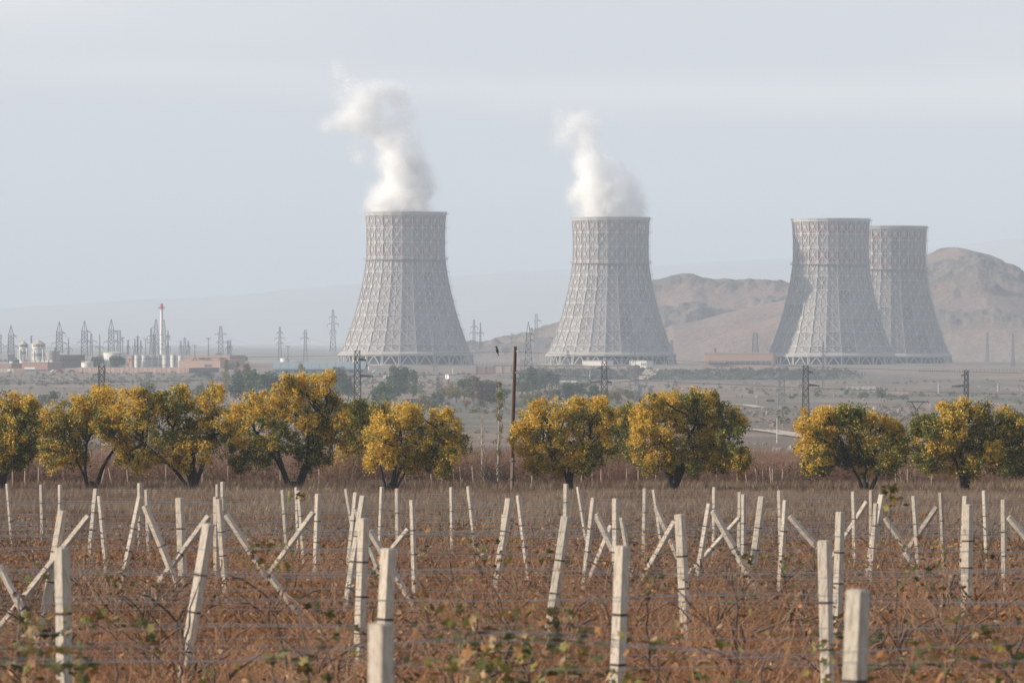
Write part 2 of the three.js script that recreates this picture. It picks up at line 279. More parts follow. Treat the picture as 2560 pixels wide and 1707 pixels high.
const PANELS = LV.slice(0, -1).map(([y0, r0], i) => { const [y1, r1] = LV[i + 1], h = Math.PI / TN, g = new GB(); g.quad(polar(r0, -h, y0), polar(r0, h, y0), polar(r1, h, y1), polar(r1, -h, y1), [[0, 0], [1, 0], [1, 1], [0, 1]]); g.quad(polar(r0 - 0.25, h, y0), polar(r0 - 0.25, -h, y0), polar(r1 - 0.25, -h, y1), polar(r1 - 0.25, h, y1), [[0, 0], [1, 0], [1, 1], [0, 1]]); return g.geo(); });
const RIB = (() => { const g = new GB(); for (let i = 0; i + 1 < LV.length; i++) { const [y0, r0] = LV[i], [y1, r1] = LV[i + 1]; g.bar(polar(r0 + 0.35, 0, y0), polar(r1 + 0.35, 0, y1), 0.45, 0.36, V(0, 0, 1)); g.box(0, y1, r1 + 0.55, 1.7, 1.7, 0.16); } return g.geo(); })();
const ringGeo = (r, y, w, h, n = TN) => { const g = new GB(); for (let k = 0; k < n; k++) { const a = (k + 0.5) / n * 2 * Math.PI, b = (k + 1.5) / n * 2 * Math.PI; g.bar(polar(r, a, y), polar(r, b, y), w, h); } return g.geo(); };
const RINGS = LV.map(([y, r]) => ringGeo(r + 0.3, y, 0.3, 0.4));
const galleryGeo = (r, y, w) => { const g = new GB(), n = TN; for (let k = 0; k < n; k++) { const a = (k + 0.5) / n * 2 * Math.PI, b = (k + 1.5) / n * 2 * Math.PI; g.bar(polar(r + w / 2, a, y), polar(r + w / 2, b, y), w, 0.25); g.bar(polar(r + w, a, y + 1.15), polar(r + w, b, y + 1.15), 0.09, 0.09); g.bar(polar(r + w, a, y + 0.6), polar(r + w, b, y + 0.6), 0.07, 0.07); for (const q of [0, 0.33, 0.66]) { const c = mix(a, b, q); g.bar(polar(r + w, c, y), polar(r + w, c, y + 1.15), 0.08); } } return g.geo(); };
const GALLERY_MID = galleryGeo(23.4, 61.9, 1.5), GALLERY_TOP = galleryGeo(23.5, 89.1, 1.0);
const RIM = (() => { const g = new GB(), n = TN; for (let k = 0; k < n; k++) { const a = (k + 0.5) / n * 2 * Math.PI, b = (k + 1.5) / n * 2 * Math.PI, q = (r, c, y) => polar(r, c, y); g.quad(q(24.1, a, 87.9), q(24.1, b, 87.9), q(24.2, b, 89.9), q(24.2, a, 89.9)); g.quad(q(24.2, a, 89.9), q(24.2, b, 89.9), q(23.2, b, 89.9), q(23.2, a, 89.9)); g.quad(q(24.1, b, 87.9), q(24.1, a, 87.9), q(23.5, a, 87.9), q(23.5, b, 87.9)); } return g.geo(); })();
const SKIRT = (() => { const g = new GB(), n = TN; for (let k = 0; k < n; k++) { const a = (k + 0.5) / n * 2 * Math.PI, b = (k + 1.5) / n * 2 * Math.PI, q = (r, c, y) => polar(r, c, y); g.quad(q(40.4, a, 6.3), q(40.4, b, 6.3), q(37.6, b, 8.2), q(37.6, a, 8.2)); g.quad(q(40.4, a, 5.4), q(40.4, b, 5.4), q(40.4, b, 6.3), q(40.4, a, 6.3)); g.quad(q(40.4, b, 5.4), q(40.4, a, 5.4), q(37.5, a, 5.3), q(37.5, b, 5.3)); } return g.geo(); })();
const LEG = (() => { const g = new GB(), h = Math.PI / TN; g.bar(polar(39.6, -0.008, 5.5), polar(40.4, -0.006, -1), 0.42, 0.5, V(0, 0, 1)); g.bar(polar(39.6, 0.018, 5.5), polar(40.4, 0.012, -1), 0.34, 0.4, V(0, 0, 1)); for (const s of [-1, 1]) g.bar(polar(39.3, s * h * 0.98, 5.5), polar(40.6, s * 0.02, -0.6), 0.42, 0.42, V(0, 0, 1)); g.box(0, 0.2, 40.5, 2.2, 0.9, 1.6); return g.geo(); })();
const BASIN = new GB().lathe([[35.2, -1], [35.2, 6.4]], 48).geo(), KERB = new GB().lathe([[43, -1.2], [43, 0.5], [42.4, 0.5], [42.4, -1.2]], 48).geo();
const LADDER = (() => { const g = new GB(); for (let i = 0; i + 1 < LV.length; i++) { const [y0, r0] = LV[i], [y1, r1] = LV[i + 1]; for (const s of [-0.4, 0.4]) g.bar(polar(r0 + 1.3, 0, y0).add(V(s, 0, 0)), polar(r1 + 1.3, 0, y1).add(V(s, 0, 0)), 0.14); for (let k = 0; k < 6; k++) { const v = k / 6, p = polar(mix(r0, r1, v) + 1.3, 0, mix(y0, y1, v)); g.box(p.x, p.y, p.z, 0.9, 0.1, 0.1); } g.box(0, y1, r1 + 1.5, 1.9, 0.2, 1.6); g.bar(polar(r1 + 2.2, -0.04, y1), polar(r1 + 2.2, -0.04, y1 + 1.1), 0.1); } return g.geo(); })();
function coolingTower(label, X, Ybase, d, spec) {
  const t = thing('cooling_tower', [px(X, d), py(Ybase, d), -d], spec.turn * D2R); tag(t, label, 'cooling tower', 'cooling towers of the power station');
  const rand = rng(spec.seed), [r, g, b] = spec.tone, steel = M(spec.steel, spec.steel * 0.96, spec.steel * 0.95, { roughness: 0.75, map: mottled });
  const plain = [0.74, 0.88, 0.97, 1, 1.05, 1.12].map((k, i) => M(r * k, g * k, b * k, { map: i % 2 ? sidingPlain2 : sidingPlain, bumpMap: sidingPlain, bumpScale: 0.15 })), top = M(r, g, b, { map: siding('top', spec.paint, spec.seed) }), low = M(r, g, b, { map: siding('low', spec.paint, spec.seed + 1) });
  for (let i = 0; i < PANELS.length; i++) for (let k = 0; k < TN; k++) {
    const turn = k / TN * 2 * Math.PI, p = part('panel', PANELS[i], i === 9 ? top : i === 7 ? low : plain[rand() * 6 | 0], t); p.rotation.y = turn;
    part('cross_brace', BRACES[i], steel, t).rotation.y = turn;
  }
  for (let k = 0; k < TN; k++) { part('rib', RIB, steel, t).rotation.y = (k + 0.5) / TN * 2 * Math.PI; part('support_leg', LEG, steel, t).rotation.y = (k + 0.5) / TN * 2 * Math.PI; }
  RINGS.forEach((q) => part('ring_beam', q, steel, t));
  part('skirt', SKIRT, M(0.36, 0.34, 0.31, { map: mottled }), t); part('rim', RIM, steel, t);
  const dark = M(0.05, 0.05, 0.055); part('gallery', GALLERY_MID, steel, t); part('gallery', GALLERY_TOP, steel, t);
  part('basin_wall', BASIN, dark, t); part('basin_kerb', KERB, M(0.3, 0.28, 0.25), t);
  part('ladder', LADDER, steel, t).rotation.y = Math.PI / 2 - spec.turn * D2R;
  return t;
}
const LATTICE = [0.315, 0.297, 0.30];
coolingTower('steaming cooling tower standing apart, left of the wooden pole', 1014, 912, 3350, { turn: 3, seed: 3, tone: LATTICE, steel: 0.46, paint: 0.55 });
coolingTower('steaming cooling tower in front of the rocky hill, right of the pole', 1527, 912, 3470, { turn: 1, seed: 5, tone: LATTICE, steel: 0.46, paint: 0.45 });
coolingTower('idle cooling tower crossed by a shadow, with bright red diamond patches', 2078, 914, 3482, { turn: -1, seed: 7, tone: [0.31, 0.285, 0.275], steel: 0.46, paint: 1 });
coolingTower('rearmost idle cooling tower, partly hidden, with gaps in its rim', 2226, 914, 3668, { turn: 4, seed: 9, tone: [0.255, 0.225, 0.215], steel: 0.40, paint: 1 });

// ---------------------------------------------------------------- steam: very many small drops of white, lit as they are
const steamMat = new THREE.MeshPhysicalMaterial({ color: rgb(0.985, 0.985, 0.985), roughness: 1, specularIntensity: 0, transmission: 0.62, thickness: 0 });
const WISPS = [1, 2, 3].map((s) => { const r = rng(s * 77), g = new GB(); for (let i = 0; i < 620; i++) { const q = () => (r() + r() + r() - 1.5) * 4.2, c = V(q(), q(), q()), a = V(r() - 0.5, r() - 0.5, r() - 0.5).normalize(), b = V(r() - 0.5, r() - 0.5, r() - 0.5).cross(a).normalize(), e = 0.135; g.tri(c.clone().addScaledVector(a, e), c.clone().addScaledVector(b, e), c.clone().addScaledVector(a, -e).addScaledVector(b, -e * 0.6)); } return g.geo(); });
function steam(label, d, blobs, seed) {
  const o = thing('steam_plume', [0, 0, 0]); tag(o, label, 'steam', null, 'stuff');
  const rand = rng(seed), lists = [[], [], []], m = d / F;
  for (const [X, Y, R, dens] of blobs) {
    const r = R * m, n = dens * 112 * (r / 14) ** 2; let made = 0;
    for (let k = 0; k < 4000 && made < n; k++) {
      const a = V(rand() - 0.5, rand() - 0.5, rand() - 0.5).normalize().multiplyScalar(r * Math.pow(rand(), 0.5) * (0.9 + 0.4 * rand())), x = px(X, d) + a.x, y = py(Y, d) + a.y, z = -d + a.z;
      const q = fbm(x / 15, y / 15, z / 15 + 0.37 + seed, 3), edge = a.length() / r; if (q < 0.24 - 0.16 * dens + edge * edge * 0.2 + rand() * 0.3) continue;
      lists[rand() * 3 | 0].push([mat4(x, y, z, rand() * 6, rand() * 6, rand() * 6, 0.6 + rand() * 0.6 + (1 - dens) * 0.4)]); made++;
    }
  }
  lists.forEach((l, i) => instanced('steam_wisp', WISPS[i], steamMat, l, o).userData.kind = 'stuff');
}
const SP = (l) => { const out = []; for (let i = 0; i + 1 < l.length; i++) { const n = Math.max(1, Math.round(Math.hypot(l[i + 1][0] - l[i][0], l[i + 1][1] - l[i][1]) / 18)); for (let k = 0; k < n; k++) out.push(l[i].map((v, j) => mix(v, l[i + 1][j], k / n))); } return out; };
steam('thick white steam rising from the left cooling tower and curling over', 3350, [
  ...SP([[1000, 530, 84, 0.85], [998, 490, 75, 0.85], [998, 450, 66, 0.8], [1000, 412, 60, 0.75], [1008, 385, 52, 0.7], [980, 358, 38, 0.6], [954, 330, 26, 0.55], [936, 300, 24, 0.5], [926, 265, 27, 0.4], [940, 238, 29, 0.38], [968, 232, 27, 0.34], [996, 250, 24, 0.22], [1012, 285, 23, 0.15], [1014, 318, 22, 0.12], [998, 340, 22, 0.1]]),
  ...SP([[910, 290, 32, 0.32], [875, 296, 30, 0.26], [845, 300, 27, 0.19], [805, 306, 28, 0.08]]), [978, 296, 30, 0.1], [990, 322, 26, 0.12], [890, 262, 32, 0.32], [862, 252, 28, 0.2], [902, 228, 32, 0.24], [878, 205, 26, 0.07], [850, 188, 20, 0.05], [905, 340, 34, 0.07], [890, 385, 32, 0.035], [846, 165, 16, 0.04], [1032, 402, 32, 0.25], [1040, 432, 32, 0.25], [1046, 470, 30, 0.22], [840, 225, 40, 0.03]], 1);
steam('thinner white steam rising from the second cooling tower, leaning left', 3470, [
  ...SP([[1530, 545, 82, 0.85], [1524, 510, 80, 0.88], [1514, 478, 70, 0.86], [1496, 448, 56, 0.64], [1480, 415, 38, 0.42], [1470, 385, 30, 0.34], [1464, 350, 26, 0.3], [1466, 318, 25, 0.22], [1474, 290, 24, 0.18]]),
  [1448, 470, 38, 0.35], [1432, 492, 34, 0.18], [1450, 297, 34, 0.17], [1420, 317, 36, 0.11], [1388, 334, 36, 0.07], [1440, 340, 34, 0.08], [1556, 482, 36, 0.35], [1576, 502, 30, 0.28], [1588, 527, 26, 0.2], [1490, 300, 18, 0.08], [1400, 290, 44, 0.025]], 2);
// ---------------------------------------------------------------- power station buildings, tanks, walls
const PINK = M(0.43, 0.265, 0.21, { map: mottled }), BRICK = M(0.34, 0.18, 0.14, { map: mottled }), DARKBRICK = M(0.17, 0.11, 0.10, { map: mottled }), GREYWALL = M(0.30, 0.30, 0.30, { map: mottled }), WHITE = M(0.74, 0.72, 0.68, { map: streaked }), SLAB = M(0.33, 0.31, 0.29), GLASSY = M(0.07, 0.085, 0.1, { roughness: 0.25 }), TAN = M(0.50, 0.41, 0.31, { map: mottled }), SILVER = M(0.62, 0.61, 0.58, { map: streaked, roughness: 0.6 }), STEEL = M(0.16, 0.16, 0.17, { roughness: 0.7 }), DARKSTEEL = M(0.055, 0.052, 0.055, { roughness: 0.7 }), RUST = M(0.22, 0.09, 0.06), BLUEROOF = M(0.22, 0.285, 0.31, { map: streaked, roughness: 0.6 }), REDPAINT = M(0.5, 0.10, 0.08);
// a flat-roofed block whose lit front runs from pixel X0 to X1 and whose shaded end runs on to X2
function block(label, category, X0, X1, X2, Yt, Yb, d, wall, o = {}) {
  d ||= hit((X0 + X1) / 2, Yb);
  const turn = -(o.turn ?? 22) * D2R, w = (X1 - X0) / F * d / Math.cos(turn), dp = Math.max(2, (X2 - X1) / F * d / Math.sin(-turn)), h = (Yb - Yt) / F * d, c = Math.cos(turn), s = Math.sin(turn);
  const t = thing(o.name ?? 'building', [px(X0, d), py(Yb, d), -d], turn); tag(t, label, category, o.group); // local x along the front, -z into the building
  new GB().box(w / 2, h / 2 - 2, -dp / 2, w, h + 4, dp).build('wall', wall, t);
  new GB().box(w / 2, h + 0.15, -dp / 2, w + 0.5, 0.32, dp + 0.5).build('roof', o.roof ?? SLAB, t);
  for (const [a, b, y0, y1, m] of o.windows ?? []) {   // shares of the front
    const f = new GB().box((a + b) / 2 * w, (y0 + y1) / 2 * h, 0.04, (b - a) * w, (y1 - y0) * h, 0.1).build('window', m ?? GLASSY, t);
    const n = Math.max(1, Math.round((b - a) * w / 3)), g = new GB(); for (let k = 0; k <= n; k++) g.box((a + (b - a) * k / n) * w, (y0 + y1) / 2 * h, 0.12, 0.15, (y1 - y0) * h, 0.08); g.build('frame', SLAB, f);
  }
  for (const [a, r] of o.vents ?? []) { new GB().box(a * w, h + 0.75, -dp * 0.3, r * 2, 1.1, r * 2).build('roof_vent', SILVER, t); }
  if (o.door) new GB().box(o.door * w, 1.1, 0.05, 1.1, 2.2, 0.1).build('door', DARKBRICK, t);
  return t;
}
const win = (n, y0, y1, w = 0.5) => Array.from({ length: n }, (_, k) => [(k + 0.5 - w / 2) / n, (k + 0.5 + w / 2) / n, y0, y1]);
block('low brick building at the left edge with shaded dark end', 'building', -60, 30, 53, 909, 925, 3080, BRICK, { windows: win(8, 0.2, 0.5, 0.4), vents: [[0.9, 0.8]] });
block('long brick roofed building with five round roof vents below the silos', 'building', 53, 120, 150, 906, 929, 3060, BRICK, { vents: [[0.3, 0.8], [0.48, 0.8], [0.66, 0.8], [0.82, 0.8], [0.97, 0.8]], windows: [[0.1, 0.52, 0.28, 0.47, WHITE], [0.1, 0.95, 0.02, 0.26]] });
block('dark two level brick hall right of the grey tank', 'building', 118, 149, 210, 888, 928, 3190, DARKBRICK, { windows: [[0.1, 0.9, 0.2, 0.5]], turn: 50 });
block('dark low shed at the left edge behind the brick building', 'building', -30, 20, 34, 887, 912, 3250, GREYWALL, { windows: win(4, 0.3, 0.6) });
block('small pink pump house between the big white tank and cylinders', 'building', 315, 329, 335, 889, 916, 3150, PINK, { door: 0.3, windows: [[0.5, 0.8, 0.5, 0.75]] });
block('long pink flat roofed hall right of the white chimney', 'building', 466, 576, 611, 889, 906, 3260, PINK, { windows: win(12, 0.15, 0.3, 0.2) });
block('lower pink annex in front of the long pink hall', 'building', 446, 552, 590, 902, 919, 3190, PINK, { windows: [[0.62, 0.8, 0.1, 0.5]] });
block('white office block above the blue roof with small dark windows', 'building', 751, 828, 857, 908, 920, 3120, WHITE, { windows: [[0.24, 0.33, 0.35, 0.6], [0.62, 0.68, 0.35, 0.75], [0.7, 0.76, 0.35, 0.75], [0.82, 0.87, 0.35, 0.75], [0.9, 0.95, 0.35, 0.75]] });
block('small grey hut left of the white office block', 'hut', 731, 742, 758, 904, 918, 3150, TAN, { windows: [[0.3, 0.7, 0.4, 0.7]] });
block('white transformer kiosk at the foot of the left cooling tower', 'kiosk', 882, 895, 914, 902, 921, 3040, WHITE, { turn: 40, door: 0.5 });
block('small white box between kiosk and tower legs', 'hut', 915, 922, 924, 909, 916, 3120, WHITE, { door: 0.5 });
block('little shack with red roof and two windows below the left tower', 'shack', 996, 1010, 1026, 920, 930, 0, WHITE, { roof: RUST, turn: 35, windows: [[0.2, 0.45, 0.35, 0.75], [0.6, 0.85, 0.35, 0.75]] });
block('flat stone hut with white end wall in the dry field', 'hut', 1113, 1122, 1152, 937, 947, 0, WHITE, { turn: 60, windows: [[0.3, 0.55, 0.3, 0.7]] });
block('tiny pale gatepost hut right of the stone hut', 'hut', 1181, 1187, 1190, 935, 945, 0, TAN, { door: 0.5 });
block('small white cabin behind the tan wall, left of the sheds', 'cabin', 1377, 1385, 1386, 908, 914, 3030, WHITE, { door: 0.5 });
block('long white stepped shed in front of the second cooling tower', 'shed', 1456, 1515, 1534, 902, 914, 3060, WHITE, { windows: [[0.02, 0.2, 0.05, 0.45, SILVER]] });
block('shorter white shed with three doors before the second tower', 'shed', 1574, 1616, 1633, 902, 915, 3060, WHITE, { windows: [[0.7, 0.74, 0.1, 0.6], [0.8, 0.84, 0.1, 0.6], [0.9, 0.94, 0.1, 0.6]] });
{
  const t = block('long salmon pink pump hall with a window band beside the third tower', 'building', 1762, 1932, 1941, 883, 916, 3180, PINK, { windows: [[0.06, 0.98, 0.14, 0.42]], turn: 8 });
  new GB().box(6, 2.2, 1.2, 12, 0.4, 2.4).build('canopy', TAN, t);
}
block('grey concrete cube among trees below the second tower', 'block house', 1580, 1595, 1606, 968, 985, 0, GREYWALL, { windows: [[0.3, 0.6, 0.4, 0.7]] });
block('white hut seen through the gap under the bowed tree', 'hut', 259, 274, 277, 1113, 1130, 700, WHITE, { door: 0.4 });
block('small white kiosk peeking over the tall green tree', 'kiosk', 2464, 2471, 2472, 1038, 1047, 1150, WHITE, { door: 0.5 });
{ // the long blue-green roofed shed
  const X0 = 680, X1 = 914, d = 2900, w = (X1 - X0) / F * d, t = thing('shed', [px(X0, d), ground(px(800, d), d), -d], -4 * D2R), b = CAMY - (930 - 853.5) / F * d - t.position.y;
  tag(t, 'very long shed with pale blue sloping roof below the left tower', 'shed');
  new GB().box(w / 2, b / 2 + 0.6, -7, w, b + 3.4, 13).build('wall', GREYWALL, t);
  const n = 12, h0 = b + 1.4, h1 = b + 5.0; for (let k = 0; k < n; k++) { const a = k / n * w, c = (k + 0.97) / n * w, g = new GB(); g.hull8([V(a, h0, 0.6), V(c, h0, 0.6), V(c, h0 + 0.15, 0.6), V(a, h0 + 0.15, 0.6), V(a, h1, -7), V(c, h1, -7), V(c, h1 + 0.15, -7), V(a, h1 + 0.15, -7)].map((_, i, q) => q[[0, 3, 2, 1, 4, 7, 6, 5][i]])); g.build('roof_panel', BLUEROOF, t); }
  new GB().hull8([V(0, h1, -7.1), V(w, h1, -7.1), V(w, h1 + 0.1, -7.1), V(0, h1 + 0.1, -7.1), V(0, h0, -14), V(w, h0, -14), V(w, h0 + 0.1, -14), V(0, h0 + 0.1, -14)].map((_, i, q) => q[[0, 3, 2, 1, 4, 7, 6, 5][i]])).build('roof', BLUEROOF, t);
  for (let k = 0; k < 10; k++) new GB().box((k + 0.5) / 10 * w, b + 0.3, -0.42, w / 24, 1.2, 0.2).build('window', GLASSY, t);
}
// walls made of panels between posts
function panelWall(label, pts, d, Yt, mats, step, o = {}) {
  const t = thing('wall', [px(pts[0], d), ground(px(pts[0], d), d), -d], (o.turn ?? -12) * D2R); tag(t, label, 'wall');
  const c = Math.cos((o.turn ?? -12) * D2R), n = Math.round((pts[1] - pts[0]) / step), w = (pts[1] - pts[0]) / n / F * d / c, h = py(Yt, d) - t.position.y;
  const pg = new GB().box(w / 2, h / 2 - 0.8, 0, w - 0.12, h + 1.6, 0.25).geo(), qg = new GB().box(0, h / 2 - 0.7, 0.05, 0.35, h + 2, 0.5).geo();
  for (let k = 0; k < n; k++) { part('wall_panel', pg, mats[(k * 7 + (k >> 2)) % mats.length], t).position.x = k * w; part('post', qg, o.post ?? SLAB, t).position.x = k * w; }
  new GB().box(n * w / 2, h + 0.08, 0, n * w, 0.2, 0.4).build('coping', o.post ?? SLAB, t);
  if (o.side) new GB().box(n * w, h / 2 - 0.8, -o.side / 2, 0.3, h + 1.6, o.side).build('side_wall', DARKBRICK, t);
  return t;
}
const PINK2 = M(0.39, 0.24, 0.19, { map: mottled }), PINK3 = M(0.46, 0.29, 0.23, { map: mottled }), TAN2 = M(0.46, 0.37, 0.285, { map: mottled });
panelWall('long pink brick perimeter wall below the white tanks', [192, 478], 3010, 919, [PINK, PINK2, PINK3], 12, { side: 40, turn: -20 });
panelWall('brick wall with white stripe beside the parked cars', [163, 192], 3015, 921, [PINK2, PINK], 10, { turn: -20 });
panelWall('pale wall section at the left edge in front of brick building', [-40, 36], 3030, 922, [TAN, WHITE, TAN2], 10, { turn: -20 });
panelWall('red brick wall end right of the pale wall at left edge', [36, 57], 3030, 922, [BRICK], 11, { turn: -20 });
panelWall('tan concrete panel wall along the bank before the second tower', [1234, 1566], 2960, 915, [TAN, TAN2], 22, { post: DARKBRICK, turn: -4 });
panelWall('short dull red wall joined to the tan wall near sheds', [1567, 1596], 2955, 914, [BRICK], 14, { turn: -4, side: 18 });
panelWall('dull red wall left of the tan wall near the wooden pole', [1189, 1233], 2962, 916, [BRICK, PINK2], 11, { turn: -4 });
panelWall('low white wall across the dry field below the idle towers', [2119, 2200], 2440, 967, [WHITE], 13.5, { turn: 0, post: WHITE });
panelWall('broken white parapet running through trees right of the pole', [1402, 1440], 2740, 953, [WHITE], 9.5, { turn: -14, post: WHITE });
// tanks
function tank(label, X0, X1, Yt, Yb, d, m, o = {}) {
  const r = (X1 - X0) / 2 / F * d, h = (Yb - Yt) / F * d, t = thing(o.name ?? 'tank', [px((X0 + X1) / 2, d), py(Yb, d), -d]); tag(t, label, 'tank', o.group);
  new GB().lathe([[r, -4], [r, h * 0.27], [r, h * 0.5], [r, h * 0.75], [r, h]], 32).build('shell', m, t);
  new GB().lathe([[r + 0.12, h - 0.1], [r + 0.12, h + 0.05], [r * 0.5, h + r * 0.06], [0.01, h + r * 0.09]], 32).build('roof', o.roof ?? m, t);
  const g = new GB(), n = Math.max(8, Math.round(r * 4)); for (let k = 0; k < n; k++) { const a = k / n * 6.283, b = (k + 1) / n * 6.283; g.bar(polar(r, a, h), polar(r, a, h + 1), 0.07); g.bar(polar(r, a, h + 1), polar(r, b, h + 1), 0.07); } g.build('railing', SILVER, t);
  const l = new GB(); for (const s of [-0.3, 0.3]) l.bar(V(s + r * 0.5, 0, r * 0.95), V(s + r * 0.5, h + 0.8, r * 0.95), 0.09); for (let k = 0; k < h; k++) l.box(r * 0.5, k, r * 0.95, 0.6, 0.06, 0.06); l.build('ladder', STEEL, t);
  if (o.band) new GB().lathe([[r + 0.03, h * o.band[0]], [r + 0.06, h * o.band[0]], [r + 0.06, h * o.band[1]], [r + 0.03, h * o.band[1]]], 32).build('pipe_band', STEEL, t);
  return t;
}
tank('huge wide white storage tank left of the row of cylinders', 257, 316, 882, 920, 3120, SILVER, { band: [0.42, 0.45] });
tank('low flat white tank with brown bush before it', 202, 232, 906, 921, 3060, WHITE);
tank('grey drum tank attached right of the larger silo', 113, 148, 878, 905, 3150, GREYWALL, {});
tank('tall white cylinder tank at the left end of the row', 335, 350, 888, 919, 3130, SILVER, {});
tank('plain white cylinder tank, second of the row by the chimney', 351, 371, 888, 919, 3130, SILVER, {});
tank('white cylinder tank with dark band left of the chimney foot', 372, 387, 888, 919, 3130, SILVER, { band: [0.2, 0.24] });
tank('white banded cylinder tank straight below the chimney', 389, 402, 888, 919, 3130, SILVER, { band: [0.2, 0.24] });
tank('widest banded cylinder tank just right of the chimney foot', 403.5, 423.5, 888, 919, 3130, SILVER, { band: [0.2, 0.24] });
tank('plain white cylinder tank at the right end of the row', 425, 440.6, 888, 917, 3140, SILVER, {});
tank('smaller grey cylinder tank standing behind the end of the row', 445, 457, 889, 903, 3200, SILVER, {});
tank('squat round white tank near two distant pylons, left of tower', 700, 722, 896, 903, 3420, WHITE, {});
function silo(label, X0, X1, Ye, Ya, Yb, d) {
  const r = (X1 - X0) / 2 / F * d, h = (Yb - Ye) / F * d, top = (Yb - Ya) / F * d, t = thing('silo', [px((X0 + X1) / 2, d), py(Yb, d), -d]); tag(t, label, 'silo');
  new GB().lathe([[r * 0.9, -4], [r * 0.9, h * 0.3], [r * 0.9, h * 0.72]], 28).build('body', SILVER, t);
  new GB().lathe([[r * 0.9, h * 0.32], [r * 0.93, h * 0.32], [r * 0.93, h * 0.5], [r * 0.9, h * 0.5]], 28).build('dark_band', GREYWALL, t);
  new GB().lathe([[r * 0.9, h * 0.7], [r, h * 0.74], [r, h]], 28).build('head', SILVER, t);
  new GB().lathe([[r * 1.08, h - 0.15], [r * 1.08, h], [r * 0.35, h + (top - h) * 0.75], [0.3, top], [0.01, top + 0.4]], 28).build('roof', TAN, t);
  for (const [a, y] of [[-0.5, 0.6], [-0.9, 0.55], [0.6, 0.6]]) { const p = polar(r + 0.9, a, 0); new GB().tube([V(p.x, -0.5, p.z), V(p.x, h * y, p.z), V(p.x * 0.96, h * y + 0.8, p.z * 0.96), V(p.x * 0.85, h * y + 0.9, p.z * 0.85)], 0.32, 8).build('pipe', WHITE, t); }
  for (let k = 0; k < 5; k++) { const p = polar(r + 0.02, -0.7 + k * 0.42, h * 0.9); new GB().box(p.x, p.y, p.z, 0.9, 1.1, 0.15, -0.7 + k * 0.42).build('window', GLASSY, t); }
}
silo('grey silo with cone roof, left and smaller of the pair', 46, 69, 861, 852, 897, 3150);
silo('grey silo with cone roof, taller right one of the pair', 78, 112, 860, 850, 905, 3110);
{ // chimney
  const d = 3160, h = (905 - 759) / F * d, t = thing('chimney', [px(403, d), py(905, d), -d]); tag(t, 'tall slim white chimney with red top behind the cylinder tanks', 'chimney');
  const r = 7.6 / 2 / F * d * 1.06; new GB().lathe([[r * 1.08, -1], [r, h * 0.3], [r * 0.97, h * 0.6], [r * 0.95, h * 0.915]], 24).build('shaft', WHITE, t);
  new GB().lathe([[r * 0.96, h * 0.915], [r * 0.92, h], [r * 0.7, h], [r * 0.7, h * 0.95]], 24).build('red_top', REDPAINT, t);
  const g = new GB(); for (let k = 0; k < 16; k++) { const a = k / 16 * 6.283, b = (k + 1) / 16 * 6.283; g.bar(polar(r + 0.5, a, h * 0.915), polar(r + 0.5, b, h * 0.915), 1.0, 0.15); g.bar(polar(r + 0.9, a, h * 0.915 + 1.1), polar(r + 0.9, b, h * 0.915 + 1.1), 0.1); g.bar(polar(r + 0.9, a, h * 0.915), polar(r + 0.9, a, h * 0.915 + 1.1), 0.09); } g.build('platform', RUST, t);
  for (const y of [0.22, 0.3, 0.46]) new GB().lathe([[r * 1.0, h * y], [r * 1.08, h * y], [r * 1.08, h * y + 0.3], [r, h * y + 0.3]], 24).build('collar', STEEL, t);
}
// parked cars
function car(label, X, Y, d, color, turn) {
  const x = px(X, d), t = thing('parked_car', [x, Math.max(ground(x, d), py(Y, d)) , -d], turn); tag(t, label, 'car', 'cars parked by the brick wall');
  const prof = new THREE.Shape([[-2.1, 0.35], [2.1, 0.35], [2.15, 0.75], [1.2, 0.95], [0.7, 1.42], [-1.0, 1.45], [-1.6, 1.0], [-2.15, 0.9]].map((p) => new THREE.Vector2(...p)));
  const g = new THREE.ExtrudeGeometry(prof, { depth: 1.5, bevelEnabled: true, bevelSize: 0.08, bevelThickness: 0.08, bevelSegments: 2 }); g.translate(0, 0, -0.75); part('body', g, new THREE.MeshPhysicalMaterial({ color, roughness: 0.35, clearcoat: 0.5 }), t);
  for (const s of [-1, 1]) { const w = new GB(), z = s * 0.845; w.quad(V(-1.35, 1.02, z), V(1.0, 1.0, z), V(0.65, 1.36, z), V(-0.95, 1.38, z)); w.build('side_window', GLASSY, t); for (const k of [-1.3, 1.3]) { const c = new THREE.CylinderGeometry(0.34, 0.34, 0.22, 16); c.rotateX(Math.PI / 2); const m = part('wheel', c, DARKSTEEL, t); m.position.set(k, 0.34, s * 0.74); } }
  new GB().box(2.1, 0.7, 0.55, 0.14, 0.18, 0.3).build('headlight', WHITE, t); new GB().box(2.1, 0.7, -0.55, 0.14, 0.18, 0.3).build('headlight', WHITE, t);
}
car('white parked car left of the brick wall', 136, 931, 2990, rgb(0.8, 0.8, 0.78), 0.3);
car('red parked car beside the white car', 147, 931, 2990, rgb(0.5, 0.07, 0.05), 0.4);
car('dark grey parked car in front of the striped brick wall', 178, 931, 2985, rgb(0.12, 0.13, 0.15), 0.1);
car('pale blue parked van below the left cooling tower', 942, 933, 2760, rgb(0.5, 0.6, 0.66), 0.2);
{ // white truck box below the left tower
  const d = 2750, x = px(968, d), t = thing('truck_trailer', [x, ground(x, d), -d], -0.05); tag(t, 'white box trailer parked below the left cooling tower', 'trailer');
  new GB().box(0, 1.75, 0, 4.2, 1.7, 2).build('box_body', WHITE, t); for (const k of [-1.3, 1.3]) { const c = new THREE.CylinderGeometry(0.45, 0.45, 0.3, 14); c.rotateX(Math.PI / 2); part('wheel', c, DARKSTEEL, t).position.set(k, 0.45, 0.8); }
}
